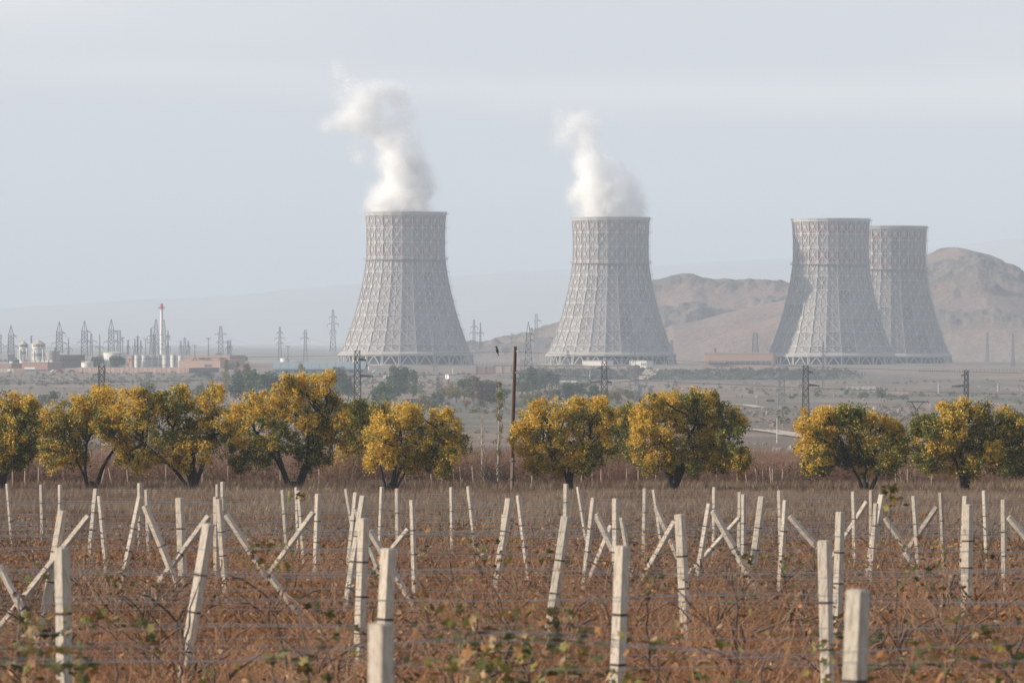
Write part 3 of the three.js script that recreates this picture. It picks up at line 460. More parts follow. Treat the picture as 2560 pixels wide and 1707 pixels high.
{ // blue container near the pole, crane far behind
  const d = 3080, x = px(1227, d), t = thing('container', [x, ground(x, d), -d], -0.1); tag(t, 'blue green container standing behind the dull red wall', 'container');
  new GB().box(0, 1.4, 0, 4.4, 2.6, 2.4).build('shell', M(0.16, 0.28, 0.30), t); const g = new GB(); for (let k = 0; k < 9; k++) g.box(-2 + k * 0.5, 1.4, 1.23, 0.12, 2.5, 0.08); g.build('rib', M(0.13, 0.24, 0.26), t);
}
{
  const d = 3350, t = thing('crane', [px(1310, d), ground(px(1310, d), d), -d]); tag(t, 'far tan crane with raised boom right of the wooden pole', 'crane');
  const L = (X, Y) => V(px(X, d) - t.position.x, py(Y, d) - t.position.y, 0), m = M(0.5, 0.38, 0.28);
  const lat = (name, a, b, w) => { const g = new GB(), n = 14, s = V(w / 2, 0, 0); for (const k of [-1, 1]) for (const z of [-w / 2, w / 2]) g.bar(a.clone().addScaledVector(s, k).add(V(0, 0, z)), b.clone().addScaledVector(s, k).add(V(0, 0, z)), 0.16); for (let i = 0; i < n; i++) { const p = a.clone().lerp(b, i / n), q = a.clone().lerp(b, (i + 1) / n), k = i % 2 ? 1 : -1; g.bar(p.clone().addScaledVector(s, k), q.clone().addScaledVector(s, -k), 0.12); } g.build(name, m, t); };
  lat('mast', L(1309, 915), L(1291, 848), 1.6); lat('boom', L(1292, 847), L(1278, 832), 1.1);
  new GB().bar(L(1293, 845), L(1293.5, 836), 0.25).build('strut', m, t); new GB().bar(L(1278, 832), L(1278, 846), 0.1).build('hoist_line', STEEL, t); new GB().box(L(1278, 847).x, L(1278, 847).y, 0, 0.6, 0.9, 0.6).build('hook_block', STEEL, t);
  new GB().box(L(1310, 910).x, 1.6, 0, 5, 3.4, 3).build('carriage', m, t);
}
// fence of stakes on the bank road, ramp and far fence
function stakeFence(label, pts, n, h, m) {
  const P = pts.map(([X, Y, d]) => d ? V(px(X, d), ground(px(X, d), d), -d) : (() => { const q = hit(X, Y); return V(px(X, q), ground(px(X, q), q), -q); })());
  const t = thing('fence', P[0].toArray()); tag(t, label, 'fence');
  const g = new GB().box(0, h / 2 - 0.2, 0, 0.26, h + 0.4, 0.26).geo(), c = new THREE.CatmullRomCurve3(P), r = new GB(); let prev = null;
  for (let k = 0; k <= n; k++) { const p = c.getPoint(k / n); p.y = ground(p.x, -p.z); p.sub(t.position); part('fence_post', g, m, t).position.copy(p); if (prev) for (const y of [0.5, 0.95]) r.bar(prev.clone().add(V(0, h * y, 0)), p.clone().add(V(0, h * y, 0)), 0.05); prev = p; }
  r.build('fence_wire', STEEL, t);
}
stakeFence('white stake fence along the bank road right of second tower', [[1640, 921, 2930], [1720, 920, 2915], [1900, 919, 2910], [2060, 921, 2910], [2160, 932, 2880]], 46, 1.5, TAN);
stakeFence('white stake fence beside the sandy ramp below second tower', [[1530, 942, 2790], [1580, 934, 2840], [1640, 924, 2900]], 18, 1.2, TAN);
stakeFence('dark stake fence on the plain right of the idle towers', [[2300, 925, 3010], [2400, 924, 3020], [2560, 922, 3030], [2640, 922, 3030]], 54, 1.7, DARKBRICK);
stakeFence('grey fence on the plain between left tower and the pole', [[1190, 903, 3500], [1290, 902, 3510], [1370, 903, 3500]], 22, 1.6, STEEL);
{ // roads
  const road = (name, label, pts, w, m, lift = 0.25) => { const P = pts.map(([X, Y, d]) => { const q = d ?? hit(X, Y); return V(px(X, q), 0, -q); }), c = new THREE.CatmullRomCurve3(P), g = new GB(), n = 90; let prev = null; for (let k = 0; k <= n; k++) { const p = c.getPoint(k / n), tg = c.getTangent(k / n), s = V(-tg.z, 0, tg.x).normalize().multiplyScalar(w / 2); const a = p.clone().add(s), b = p.clone().sub(s); a.y = ground(a.x, -a.z) + lift; b.y = ground(b.x, -b.z) + lift; if (prev) { g.quad(prev[0], a, b, prev[1]); } prev = [a, b]; } tag(g.build(name, m), label, name.replace('_', ' '), null, 'structure'); };
  const dirt = M(0.46, 0.37, 0.28, { map: mottled });
  road('path', 'pale sandy track climbing to the bank below second tower', [[1500, 948, 2740], [1560, 938, 2800], [1620, 927, 2870], [1660, 922, 2915], [1800, 921, 2905], [2000, 921, 2905]], 7, dirt, 0.6);
  road('path', 'pale dirt track crossing the field at the right', [[1850, 1073], [1930, 1080], [2010, 1093], [2060, 1100]], 5, dirt);
  road('path', 'thin pale track across the dry field at lower right', [[1790, 1016], [1840, 1012], [1900, 1020]], 4, dirt);
}
// lattice pylons; measures are pixels at the pylon's distance
function pylon(label, X, Yt, Yb, d, wb, wt, arms, o = {}) {
  const m = d / F, H = (Yb - Yt) * m, t = thing(o.name ?? 'pylon', [px(X, d), py(Yb, d), -d], (o.turn ?? 0) * D2R); later(t, label, o.category ?? 'pylon', X, o.group ?? 'steel lattice pylons');
  const th = Math.max(0.09, (o.th ?? 0.75) * 1.3 * m), B = wb * m / 2, T = wt * m / 2, waist = o.waist ?? 0.5, Wm = (o.wm ?? mix(wb, wt, 0.75)) * m / 2, half = (v) => v < waist ? mix(B, Wm, v / waist) : mix(Wm, T, (v - waist) / (1 - waist)), C = (s, z, v) => V(s * half(v), v * H, z * half(v)), g = new GB(), n = o.n ?? Math.max(6, Math.round(H / Math.max(1.3, B * 1.5)));
  const top = o.peak ?? 1, mtl = o.m ?? STEEL;
  for (const s of [-1, 1]) for (const z of [-1, 1]) for (let k = 0; k < n; k++) g.bar(C(s, z, k / n * top), C(s, z, (k + 1) / n * top), th * 1.25);
  for (let k = 0; k < n; k++) { const a = k / n * top, b = (k + 1) / n * top; for (const z of [-1, 1]) { g.bar(C(-1, z, a), C(1, z, b), th * 0.8); g.bar(C(1, z, a), C(-1, z, b), th * 0.8); g.bar(C(z, -1, a), C(z, 1, b), th * 0.7); g.bar(C(-1, z, b), C(1, z, b), th * 0.7); } }
  if (o.spire) for (const s of [-1, 1]) for (const z of [-1, 1]) g.bar(C(s, z, 1), V(0, H + o.spire * m, 0), th);
  if (o.rod) g.bar(V(0, H * 0.5, 0), V(0, H + o.rod * m, 0), th * 1.3);
  g.build('mast', mtl, t);
  for (const [Y, l, r, rise = 4] of arms) {
    const a = new GB(), v = (Yb - Y) / (Yb - Yt), y = v * H, w = half(v), ru = Math.min(rise * m, H - y + 1);
    for (const [s, len] of [[-1, l], [1, r]]) if (len) { const e = V(s * len * m, y, 0); for (const z of [-1, 1]) { a.bar(V(s * w, y, z * w), e, th * (o.arm ?? 1)); a.bar(V(s * w * 0.9, y + ru, z * w * 0.9), e, th * 0.85 * (o.arm ?? 1)); } for (const q of [0.33, 0.66]) { const b = V(s * mix(w, len * m, q), y, 0); a.bar(b, V(b.x, y + ru * (1 - q), 0), th * 0.6); } }
    a.build('cross_arm', mtl, t);
    for (const [s, len] of [[-1, l], [1, r]]) if (len && o.ins !== 0) { const q = new GB(), L = (o.ins ?? 7) * m; q.tube([V(s * len * m, y, 0), V(s * len * m, y - L, 0)], th * 0.55, 5); if (o.pot) q.box(s * len * m, y - L, 0, th * 1.4, th, th * 1.4); q.build('insulator', STEEL, t); }
  }
  return t;
}
const NEAR = { m: DARKSTEEL, th: 1.4, arm: 1.7, group: 'dark suspension pylons of the nearer line' };
const gb = (X, d) => 853.5 + (CAMY - ground(px(X, d), d)) * F / d;   // pixel height of the ground there
const line = [[253, 914, 1120, 16, 14, [[937, 22, 8], [979, 42, 22]]], [893, 877, 1080, 20, 12, [[900, 3, 22], [941, 22, 39]]], [1511, 903, 1090, 19, 11, [[921, 20, 5], [956, 35, 18]]], [2015, 914, 1100, 18, 12, [[931, 3, 18], [964, 17, 33]]], [2417, 926, 1100, 13, 9, [[939, 12, 4], [966, 36, 6]]]];
const LN = ['dark lattice pylon above the bowed tree at left', 'dark lattice pylon rising behind the tall forked yellow tree', 'dark lattice pylon rising behind the yellow tree right of pole', 'dark lattice pylon left of the three trunked tree', 'dark lattice pylon behind the tall green tree near right edge'];
line.forEach(([X, Yt, d, wb, wt, arms], i) => pylon(LN[i], X, Yt, gb(X, d) + 3, d, wb * 1.25, wt, arms, { ...NEAR, waist: 0.45, wm: wb * 0.85 }));
const FARLIKE = 'tall hazy lattice pylon with antenna spire behind the tanks at left';
for (const [X, Yt, Yb, body, Ya, al, ar] of [[26, 838, 886, 14, 838, 0, 13], [147, 829, 882, 15, 831, 0, 15], [210, 827, 890, 15, 828, 0, 16], [277, 823, 884, 14, 827, 0, 14]]) {
  pylon(FARLIKE, X, Yt, Yb, 3330 + X * 0.2, body * 1.15, body * 0.9, [[Ya + 2, al, ar], [Ya + 28, 19, 19, 5]], { spire: 26, rod: 24, th: 0.8, group: 'hazy pylons behind the power station' });
}
for (const [X, Yt, Yb, wb, wt, arms, label, o] of [
  [-4, 838, 890, 12, 10, [[840, 0, 8], [862, 0, 12]], 'hazy lattice pylon cut by the left edge'],
  [389, 798, 889, 14, 3, [[820, 13, 4], [850, 22, 22]], 'tall tapered hazy pylon just left of the chimney', { waist: 0.7, wm: 10 }], [408, 799, 889, 13, 4, [[842, 4, 14], [868, 12, 18]], 'tall hazy pylon half hidden behind the chimney', { waist: 0.7, wm: 9 }], [377, 822, 889, 9, 3, [[841, 10, 5], [857, 10, 10]], 'narrow hazy lattice mast left of the tapered pylon'],
  [551, 815, 886, 13, 5, [[836, 15, 16, 5], [856, 14, 20]], 'hazy tall pylon with wide bowed arm right of the chimney', { waist: 0.75, wm: 8, ins: 0 }], [461, 844, 890, 10, 4, [[867, 12, 12]], 'short hazy lattice pylon between the chimney and pink hall'], [451, 852, 890, 8, 2, [[867, 5, 5]], 'small hazy lattice mast behind the grey end tank'], [470, 852, 890, 8, 2, [[867, 6, 6]], 'small hazy lattice mast right of the short pylon'],
  [569, 850, 888, 5, 2, [[870, 6, 4]], 'thin dark hazy mast behind right part of pink hall'], [575, 850, 888, 6, 2, [[868, 4, 6]], 'second thin dark hazy mast behind right part of pink hall'],
  [227, 834, 890, 7, 3, [[853, 13, 13], [866, 6, 18]], 'dark narrow pylon with two arms left of big white tank', { waist: 0.6, wm: 5 }], [296, 826, 888, 10, 8, [[829, 8, 4], [852, 12, 12]], 'pale hazy lattice pylon just left of the flood light mast'],
  [343, 842, 918, 4, 2.5, [[842, 6, 6, 1]], 'dark slim lamp mast standing before the white cylinders', { ins: 0, rod: 5 }], [336, 846, 888, 7, 1, [[867, 6, 6]], 'pointed hazy lattice mast behind the leftmost cylinder'], [319, 850, 888, 5, 2, [[868, 5, 5]], 'thin hazy mast left of the lamp mast'], [351, 851, 888, 4, 2, [[868, 5, 5]], 'thin hazy mast right of the lamp mast'],
  [170, 845, 888, 4, 1, [[872, 9, 9]], 'pale thin lightning rod mast right of the grey tank'], [248, 836, 890, 4, 1, [[868, 10, 10]], 'pale thin mast left of the big white tank'], [419, 826, 889, 6, 1, [[841, 4, 5], [868, 6, 6]], 'slender hazy mast right of the chimney'], [137, 868, 924, 4, 3, [], 'pinkish lattice mast in front of the dark brick hall', { m: RUST }], [77, 840, 858, 3, 2, [[840, 3, 3, 1]], 'small mast above the gap between the silos', { ins: 0 }], [385, 836, 918, 6, 5, [[860, 12, 10]], 'dark lattice gantry mast before the banded cylinders'],
  [699, 817, 902, 10, 4, [[832, 8, 8], [846, 13, 13], [858, 8, 8]], 'hazy three armed pylon over the plain, first from left tower side', { waist: 0.6, wm: 5 }], [763, 824, 905, 11, 5, [[832, 6, 4], [846, 12, 8], [872, 4, 4]], 'hazy three armed pylon right of the squat white tank', { waist: 0.6, wm: 6 }], [832, 774, 879, 15, 4, [[793, 10, 10], [810, 14, 14], [828, 8, 8]], 'very pale tall pylon close left of the left tower', { waist: 0.6, wm: 7 }],
  [1185, 799, 874, 8, 3, [[818, 9, 9], [833, 12, 12]], 'very pale pylon right of the left cooling tower', { waist: 0.6, wm: 5 }], [1201, 807, 874, 6, 2, [[833, 8, 8]], 'very pale thinner pylon beside another right of left tower'],
  [1321, 833, 930, 22, 9, [[821, 0, 10, 3], [836, 0, 14, 3], [851, 0, 14, 3]], 'stout dark blue lattice pylon with spire right of the pole', { spire: 29, waist: 0.7, wm: 12, th: 1.1, m: DARKSTEEL }], [1341, 785, 902, 11, 5, [[802, 4, 12], [826, 13, 20]], 'pale tall pylon with arms behind the stout pylon', { waist: 0.6, wm: 8 }],
  [1089, 826, 930, 11, 7, [[842, 8, 8], [858, 14, 14], [875, 9, 9]], 'hazy pylon crossing the shaded side of the left tower'], [1420, 874, 960, 11, 4, [[890, 6, 6], [915, 8, 8]], 'hazy slender pylon at the bank left of the near pylon'], [1583, 836, 960, 20, 9, [[845, 17, 4], [862, 16, 14], [915, 10, 10]], 'hazy wide pylon crossing the shaded side of second tower'], [1592, 912, 1044, 12, 7, [[937, 24, 24], [968, 34, 8]], 'hazy pylon standing behind the gap between two yellow trees'], [1680, 850, 914, 6, 4, [[870, 5, 5]], 'hazy thin mast at right foot of second tower'],
  [1688, 970, 1060, 17, 13, [[980, 20, 4], [996, 25, 18], [1008, 40, 4]], 'dark hazy pylon with peaked top behind the big tree', { spire: 18, m: DARKSTEEL }],
  [1889, 833, 882, 16, 11, [], 'bare hazy lattice pylon without arms beside third tower', {}], [1789, 871, 884, 3, 2, [[871, 5, 5, 1]], 'tiny lamp mast behind the pink pump hall', { ins: 0 }], [1955, 917, 1012, 16, 13, [[940, 5, 5]], 'hazy two legged pylon left of the dark near pylon', {}], [2059, 853, 968, 5, 3, [[880, 6, 6], [890, 6, 4]], 'thin hazy pylon in front of the third tower'], [2470, 830, 905, 8, 4, [], 'hazy slim pylon on the slope of the tall hill'], [2534, 834, 918, 8, 4, [], 'hazy slim pylon near the right edge before the hill'],
]) { const d = clamp(hit(X, Yb), 1050, 4200); pylon(label, X, Yt, Yb, Yb < 890 ? 3500 : d, wb, wt, arms, { th: 0.7, ...(o ?? {}), group: 'hazy pylons behind the power station' }); }
pylon('hazy pylon with two pale insulators behind the low yellow tree', 1095, 940, gb(1095, 1150), 1150, 9, 5, [[962, 6, 8], [975, 12, 12], [1000, 20, 24]], { th: 0.7, m: STEEL });
// flood light masts
for (const [X, Yt, Yb, label] of [[305, 845, 888, 'flood light mast with six lamps by the big white tank'], [363, 848, 888, 'flood light mast with lamps left of narrow lattice mast'], [520, 846, 888, 'flood light mast with lamps above the pink hall'], [486, 864, 906, 'dark flood light mast with flat head before pink annex'], [719, 866, 900, 'flood light mast beside the squat white tank']]) {
  const d = 3220, m = d / F, t = thing('light_mast', [px(X, d), py(Yb, d), -d]); tag(t, label, 'light mast', 'flood light masts'); const H = (Yb - Yt) * m;
  new GB().tube([V(0, -1, 0), V(0, H, 0)], [0.4, 0.2], 6).build('mast', STEEL, t); const g = new GB(); g.bar(V(-5 * m, H, 0), V(5 * m, H, 0), 0.25); g.bar(V(-4 * m, H - 3 * m, 0), V(4 * m, H - 3 * m, 0), 0.2); g.build('cross_bar', STEEL, t);
  for (const k of [-4.5, 0, 4.5]) new GB().box(k * m, H + 1.5 * m, 0.2, 1.8 * m, 1.7 * m, 0.4).build('lamp_head', STEEL, t);
}
// V shaped portal pylons
for (const [X0, X1, Yc, Yv, Xv, d, label] of [[2268, 2322, 1004, 1022, 2293, 1000, 'slim mast with wide V shaped head between the right trees'], [574, 637, 977, 1006, 606, 1020, 'mast with V shaped head between the two left yellow trees']]) {
  const m = d / F, yb = gb(Xv, d), t = thing('pylon', [px(Xv, d), py(yb, d), -d]); tag(t, label, 'pylon', 'V headed pylons'); const L = (X, Y) => V((X - Xv) * m, (yb - Y) * m, 0), q = 0.14;
  const g = new GB(); for (const s of [-1, 1]) { const x = s * 3.2 * m, y0 = L(Xv, Yv).y; for (const z of [-x, x]) g.bar(V(x * 1.3, 0, z), V(x * 0.8, y0, z * 0.6), q); for (let k = 0; k < 9; k++) g.bar(V(x * 1.1, y0 * k / 9, x * 0.6), V(-x * 1.1, y0 * (k + 1) / 9, x * 0.6), q * 0.6); } g.build('mast', DARKSTEEL, t);
  const a = new GB(); for (const z of [-0.25, 0.25]) { a.bar(L(Xv - 2, Yv).add(V(0, 0, z)), L(X0 + 11, Yc).add(V(0, 0, z)), q); a.bar(L(Xv + 2, Yv).add(V(0, 0, z)), L(X1 - 11, Yc).add(V(0, 0, z)), q); } a.build('fork', DARKSTEEL, t);
  new GB().bar(L(X0, Yc), L(X1, Yc), 0.2).build('cross_arm', DARKSTEEL, t);
  for (const X of [X0, (X0 + X1) / 2, X1]) new GB().tube([L(X, Yc), L(X, Yc + 7)], 0.07, 5).build('insulator', STEEL, t);
}
// concrete light poles in the fields
for (const [X, Yt, Yb, label] of [[1943, 1041, 1107, 'pale concrete pole in the dry field left of the right trees'], [2347, 958, 983, 'thin pale pole in the far field right of the V mast'], [2496, 958, 979, 'thin pale pole in the far field near the right edge'], [1132, 919, 936, 'white post behind the flat stone hut'], [1475, 926, 946, 'thin pale pole on the dark bank below second tower']]) {
  const d = hit(X, Yb), m = d / F, t = thing('pole', [px(X, d), ground(px(X, d), d), -d]); tag(t, label, 'pole'); const H = (Yb - Yt) * m; new GB().tube([V(0, -0.5, 0), V(0, H, 0)], [1.0 * m, 0.7 * m], 8, true).build('shaft', WHITE, t); new GB().bar(V(-2.5 * m, H - 1.5 * m, 0), V(2.5 * m, H - 1.5 * m, 0), 0.12).build('cross_arm', STEEL, t);
}
// power lines
function cable(P, r, sag, label, group, m = DARKSTEEL) { const g = new GB(); for (let i = 0; i + 1 < P.length; i++) { const q = []; for (let k = 0; k <= 24; k++) { const t = k / 24, p = P[i].clone().lerp(P[i + 1], t); p.y -= 4 * sag * t * (1 - t); q.push(p); } g.tube(q, r, 4); } const o = g.build('power_line', m); later(o, label, 'power line', P[0].x, group); return o; }
for (const [dx, Y0] of [[-20, 944], [-40, 986], [22, 986]]) { const P = [at(-700, Y0 + 4, 1250)]; line.forEach(([X, , d, , , arms]) => { const a = Y0 < 950 ? arms[0] : arms[1], l = dx < 0 ? -a[1] : a[2]; P.push(at(X + l, a[0] + 7, d)); }); P.push(at(3200, Y0, 1250)); cable(P, 0.006, 3.5, 'dark sagging power line strung along the near lattice pylons', 'power lines of the near pylons'); }
for (const [Y, d, s] of [[867, 3300, 3], [853, 3320, 4], [836, 3350, 5]]) cable([at(-300, Y + 6, d), at(147, Y, d), at(389, Y - 2, d), at(551, Y + 2, d), at(763, Y + 8, d + 100), at(1000, Y, d + 400)], 0.04, s, 'faint power line between the hazy pylons behind the plant', 'faint power lines behind the plant', STEEL);
// ---------------------------------------------------------------- trees and bushes of the plain
const farLeaf = new THREE.MeshPhysicalMaterial({ color: rgb(1, 1, 1), vertexColors: true, roughness: 1, specularIntensity: 0.2, transmission: 0.3, thickness: 0 });
const BARK = M(0.05, 0.042, 0.036), PALEBARK = M(0.33, 0.29, 0.25);
const TONE = { dark: [0.05, 0.08, 0.045], green: [0.085, 0.12, 0.055], olive: [0.135, 0.138, 0.06], yellow: [0.2, 0.15, 0.048], brown: [0.12, 0.085, 0.06], pale: [0.15, 0.13, 0.09], orange: [0.25, 0.13, 0.05] };
const plot = [];
function farTree(X, Yb, w, h, tone, o = {}) {
  const d = o.d ?? hit(X, Yb), m = d / F, x = px(X, d), rand = rng(Math.round(X * 31 + Yb * 7)), W = w * m * 1.22, H = h * m * 1.1, c = TONE[tone], bush = o.bush ?? h < w * 0.9, poplar = h > w * 1.9;
  const t = thing(bush ? 'bush' : poplar ? 'poplar_tree' : 'tree', [x, Math.min(ground(x, d), py(Yb, d)), -d]);
  const word = { dark: 'dark', green: 'green', olive: 'olive', yellow: 'yellowish', brown: 'brownish', pale: 'pale', orange: 'orange' }[tone];
  const where = o.where ?? (Yb > 1035 ? 'in the field just beyond the orchard' : X < 130 ? 'at far left below the silos' : X < 480 ? 'on the left dry slope below the tanks' : X < 620 ? 'by the pink hall' : X < 870 ? 'below the long blue roofed shed' : X < 1080 ? 'below the left cooling tower' : X < 1285 ? 'in the thicket left of the pole' : X < 1450 ? 'in the grove right of the pole' : X < 1700 ? 'below the second cooling tower' : X < 2260 ? 'in the dry field below the idle towers' : 'in the dry field at far right');
  later(t, `hazy ${word} ${bush ? 'bush' : poplar ? 'poplar' : 'tree'} ${where}`, bush ? 'bush' : 'tree', X, 'trees and bushes of the plain');
  const tr = new GB(), th = bush ? H * 0.2 : H * 0.45; tr.tube([V(0, -0.5, 0), V(W * 0.02, th * 0.5, 0), V(0, th, 0)], [H * 0.03 + 0.08, H * 0.025 + 0.06, 0.06], 5); for (let k = 0; k < 4; k++) tr.tube([V(0, th * (0.5 + k * 0.1), 0), V((rand() - 0.5) * W * 0.6, th + H * 0.25 * rand(), (rand() - 0.5) * W * 0.6)], [0.09, 0.03], 4); tr.build('trunk', BARK, t);
  const n = Math.round(clamp((poplar ? 40 : 60) * (W * H) / 25 * (o.dense ?? 1), 30, 150)), lv = new Leaves(), s0 = Math.max(0.7, Math.min(W, H) * (poplar ? 0.5 : 0.27)), L = [];
  for (let k = 0; k < 7; k++) L.push([(rand() - 0.5) * 0.62, bush ? 0.2 + rand() * 0.5 : 0.3 + rand() * 0.55, (rand() - 0.5) * 0.6, 0.2 + rand() * 0.16]);
  for (let k = 0; k < n; k++) {
    let X1, Y1, Z1; if (poplar) { const v = 0.12 + 0.86 * rand(), rr = Math.sin(Math.PI * Math.pow(v, 0.8)) * 0.42 + 0.06, a = rand() * 6.28; X1 = Math.cos(a) * rr * W * rand() ** 0.5; Z1 = Math.sin(a) * rr * W * rand() ** 0.5; Y1 = v * H; }
    else { const l = L[rand() * 7 | 0], a = V(rand() - 0.5, rand() - 0.5, rand() - 0.5).normalize().multiplyScalar(l[3] * Math.pow(rand(), 0.35)); X1 = (l[0] + a.x) * W; Y1 = Math.max(0.05, l[1] + a.y * 0.95) * H; Z1 = (l[2] + a.z) * W; }
    const v = 0.65 + rand() * 0.7, y = rand() < 0.2 ? 0.35 : 0; const s = s0 * (0.6 + rand() * 0.7), cc = V(X1, Y1, Z1); for (let q = 0; q < 17; q++) { const e = V(rand() - 0.5, rand() - 0.5, rand() - 0.5).normalize().multiplyScalar(0.5 * s * Math.sqrt(rand() * 0.8 + 0.2)).add(cc), f = v * (0.8 + 0.4 * rand()); lv.add(e, rand, s * (0.15 + 0.08 * rand()), s * 0.12, rgb(mix(c[0], 0.2, y) * f, mix(c[1], 0.16, y) * f, mix(c[2], 0.06, y) * f), 0); }
  }
  lv.build('crown', farLeaf, t);
  return t;
}
for (const a of [
  [565, 984, 15, 78, 'yellow'], [592, 980, 14, 70, 'yellow'], [616, 990, 20, 74, 'yellow'], [640, 1000, 50, 72, 'green'], [676, 1002, 55, 66, 'dark'], [600, 1000, 46, 60, 'dark'], [752, 955, 17, 42, 'yellow'], [845, 990, 48, 62, 'pale'], [870, 995, 40, 46, 'dark'], [700, 1000, 40, 30, 'olive'], [790, 960, 50, 26, 'brown'],
  [545, 905, 20, 22, 'green'], [500, 917, 42, 24, 'dark'], [520, 918, 40, 22, 'dark'], [549, 917, 20, 20, 'dark'], [505, 945, 52, 20, 'dark'], [243, 924, 34, 32, 'brown'], [293, 924, 28, 32, 'dark'], [45, 911, 36, 18, 'green'], [604, 915, 24, 22, 'brown'], [575, 925, 30, 22, 'olive'], [372, 942, 18, 14, 'dark'],
  [134, 1008, 44, 32, 'dark'], [100, 1012, 40, 26, 'green'], [12, 1014, 44, 24, 'green'], [60, 1012, 40, 20, 'olive'], [170, 1012, 36, 18, 'green'], [364, 989, 32, 34, 'green'], [500, 988, 32, 28, 'dark'], [300, 990, 26, 14, 'olive'], [196, 1006, 36, 16, 'olive'], [440, 1000, 34, 16, 'green'],
  [988, 992, 34, 66, 'green'], [1010, 985, 28, 58, 'dark'], [1032, 992, 22, 58, 'green'], [955, 1012, 46, 48, 'green'], [938, 1010, 36, 38, 'dark'], [972, 1014, 42, 32, 'green'], [1052, 988, 20, 26, 'olive'], [1070, 1020, 44, 34, 'olive'], [1096, 1030, 44, 44, 'green'], [1060, 1036, 36, 38, 'yellow'], [1122, 990, 48, 34, 'yellow'], [1095, 970, 24, 14, 'olive'], [1160, 998, 46, 44, 'dark'], [1140, 1006, 34, 32, 'yellow'], [1182, 1004, 32, 34, 'olive'], [1206, 1008, 54, 58, 'brown'], [1165, 1018, 16, 20, 'orange'], [1232, 1000, 40, 48, 'dark'], [1205, 1022, 34, 24, 'green'], [1136, 1060, 36, 22, 'dark'], [1018, 1012, 36, 16, 'dark'], [1260, 1010, 36, 40, 'green'],
  [1304, 992, 32, 56, 'green'], [1332, 988, 36, 64, 'green'], [1362, 980, 28, 52, 'dark'], [1390, 972, 34, 34, 'green'], [1342, 1004, 34, 30, 'brown'], [1312, 1006, 40, 30, 'olive'], [1396, 1005, 38, 32, 'dark'], [1376, 1004, 28, 26, 'brown'], [1410, 988, 30, 28, 'pale'], [1428, 1000, 34, 40, 'dark'], [1455, 1000, 34, 42, 'green'], [1490, 1010, 40, 46, 'dark'], [1300, 1018, 36, 20, 'green'], [1516, 1005, 26, 34, 'green'], [1543, 1010, 34, 32, 'yellow'], [1544, 978, 24, 14, 'dark'], [1572, 1008, 26, 32, 'olive'], [1600, 1008, 34, 28, 'pale'], [1655, 1006, 38, 24, 'orange'], [1625, 1000, 20, 30, 'pale'], [1610, 970, 12, 10, 'dark'],
  [2047, 988, 30, 13, 'dark'], [2118, 987, 20, 13, 'dark'], [2148, 993, 34, 18, 'olive'], [2168, 996, 34, 20, 'green'], [2204, 995, 38, 26, 'green'], [2229, 1001, 38, 17, 'olive'], [2260, 1000, 24, 12, 'brown'], [2375, 1016, 40, 21, 'green'], [2450, 1028, 42, 24, 'olive'], [2484, 999, 32, 16, 'green'], [1928, 1005, 18, 9, 'dark'], [2524, 1030, 24, 18, 'green'], [2380, 988, 22, 9, 'dark'], [2310, 990, 26, 10, 'brown'], [1998, 1072, 12, 22, 'orange'], [1980, 997, 12, 7, 'dark'], [1880, 985, 16, 8, 'olive'], [2550, 1012, 20, 14, 'olive'],
  [1890, 1160, 54, 36, 'olive', { d: 445 }], [1945, 1162, 70, 42, 'olive', { d: 450 }], [1990, 1160, 56, 40, 'green', { d: 448 }], [1030, 1110, 34, 20, 'dark', { d: 520 }], [1182, 1088, 16, 14, 'dark', { d: 560 }],
]) farTree(...a);
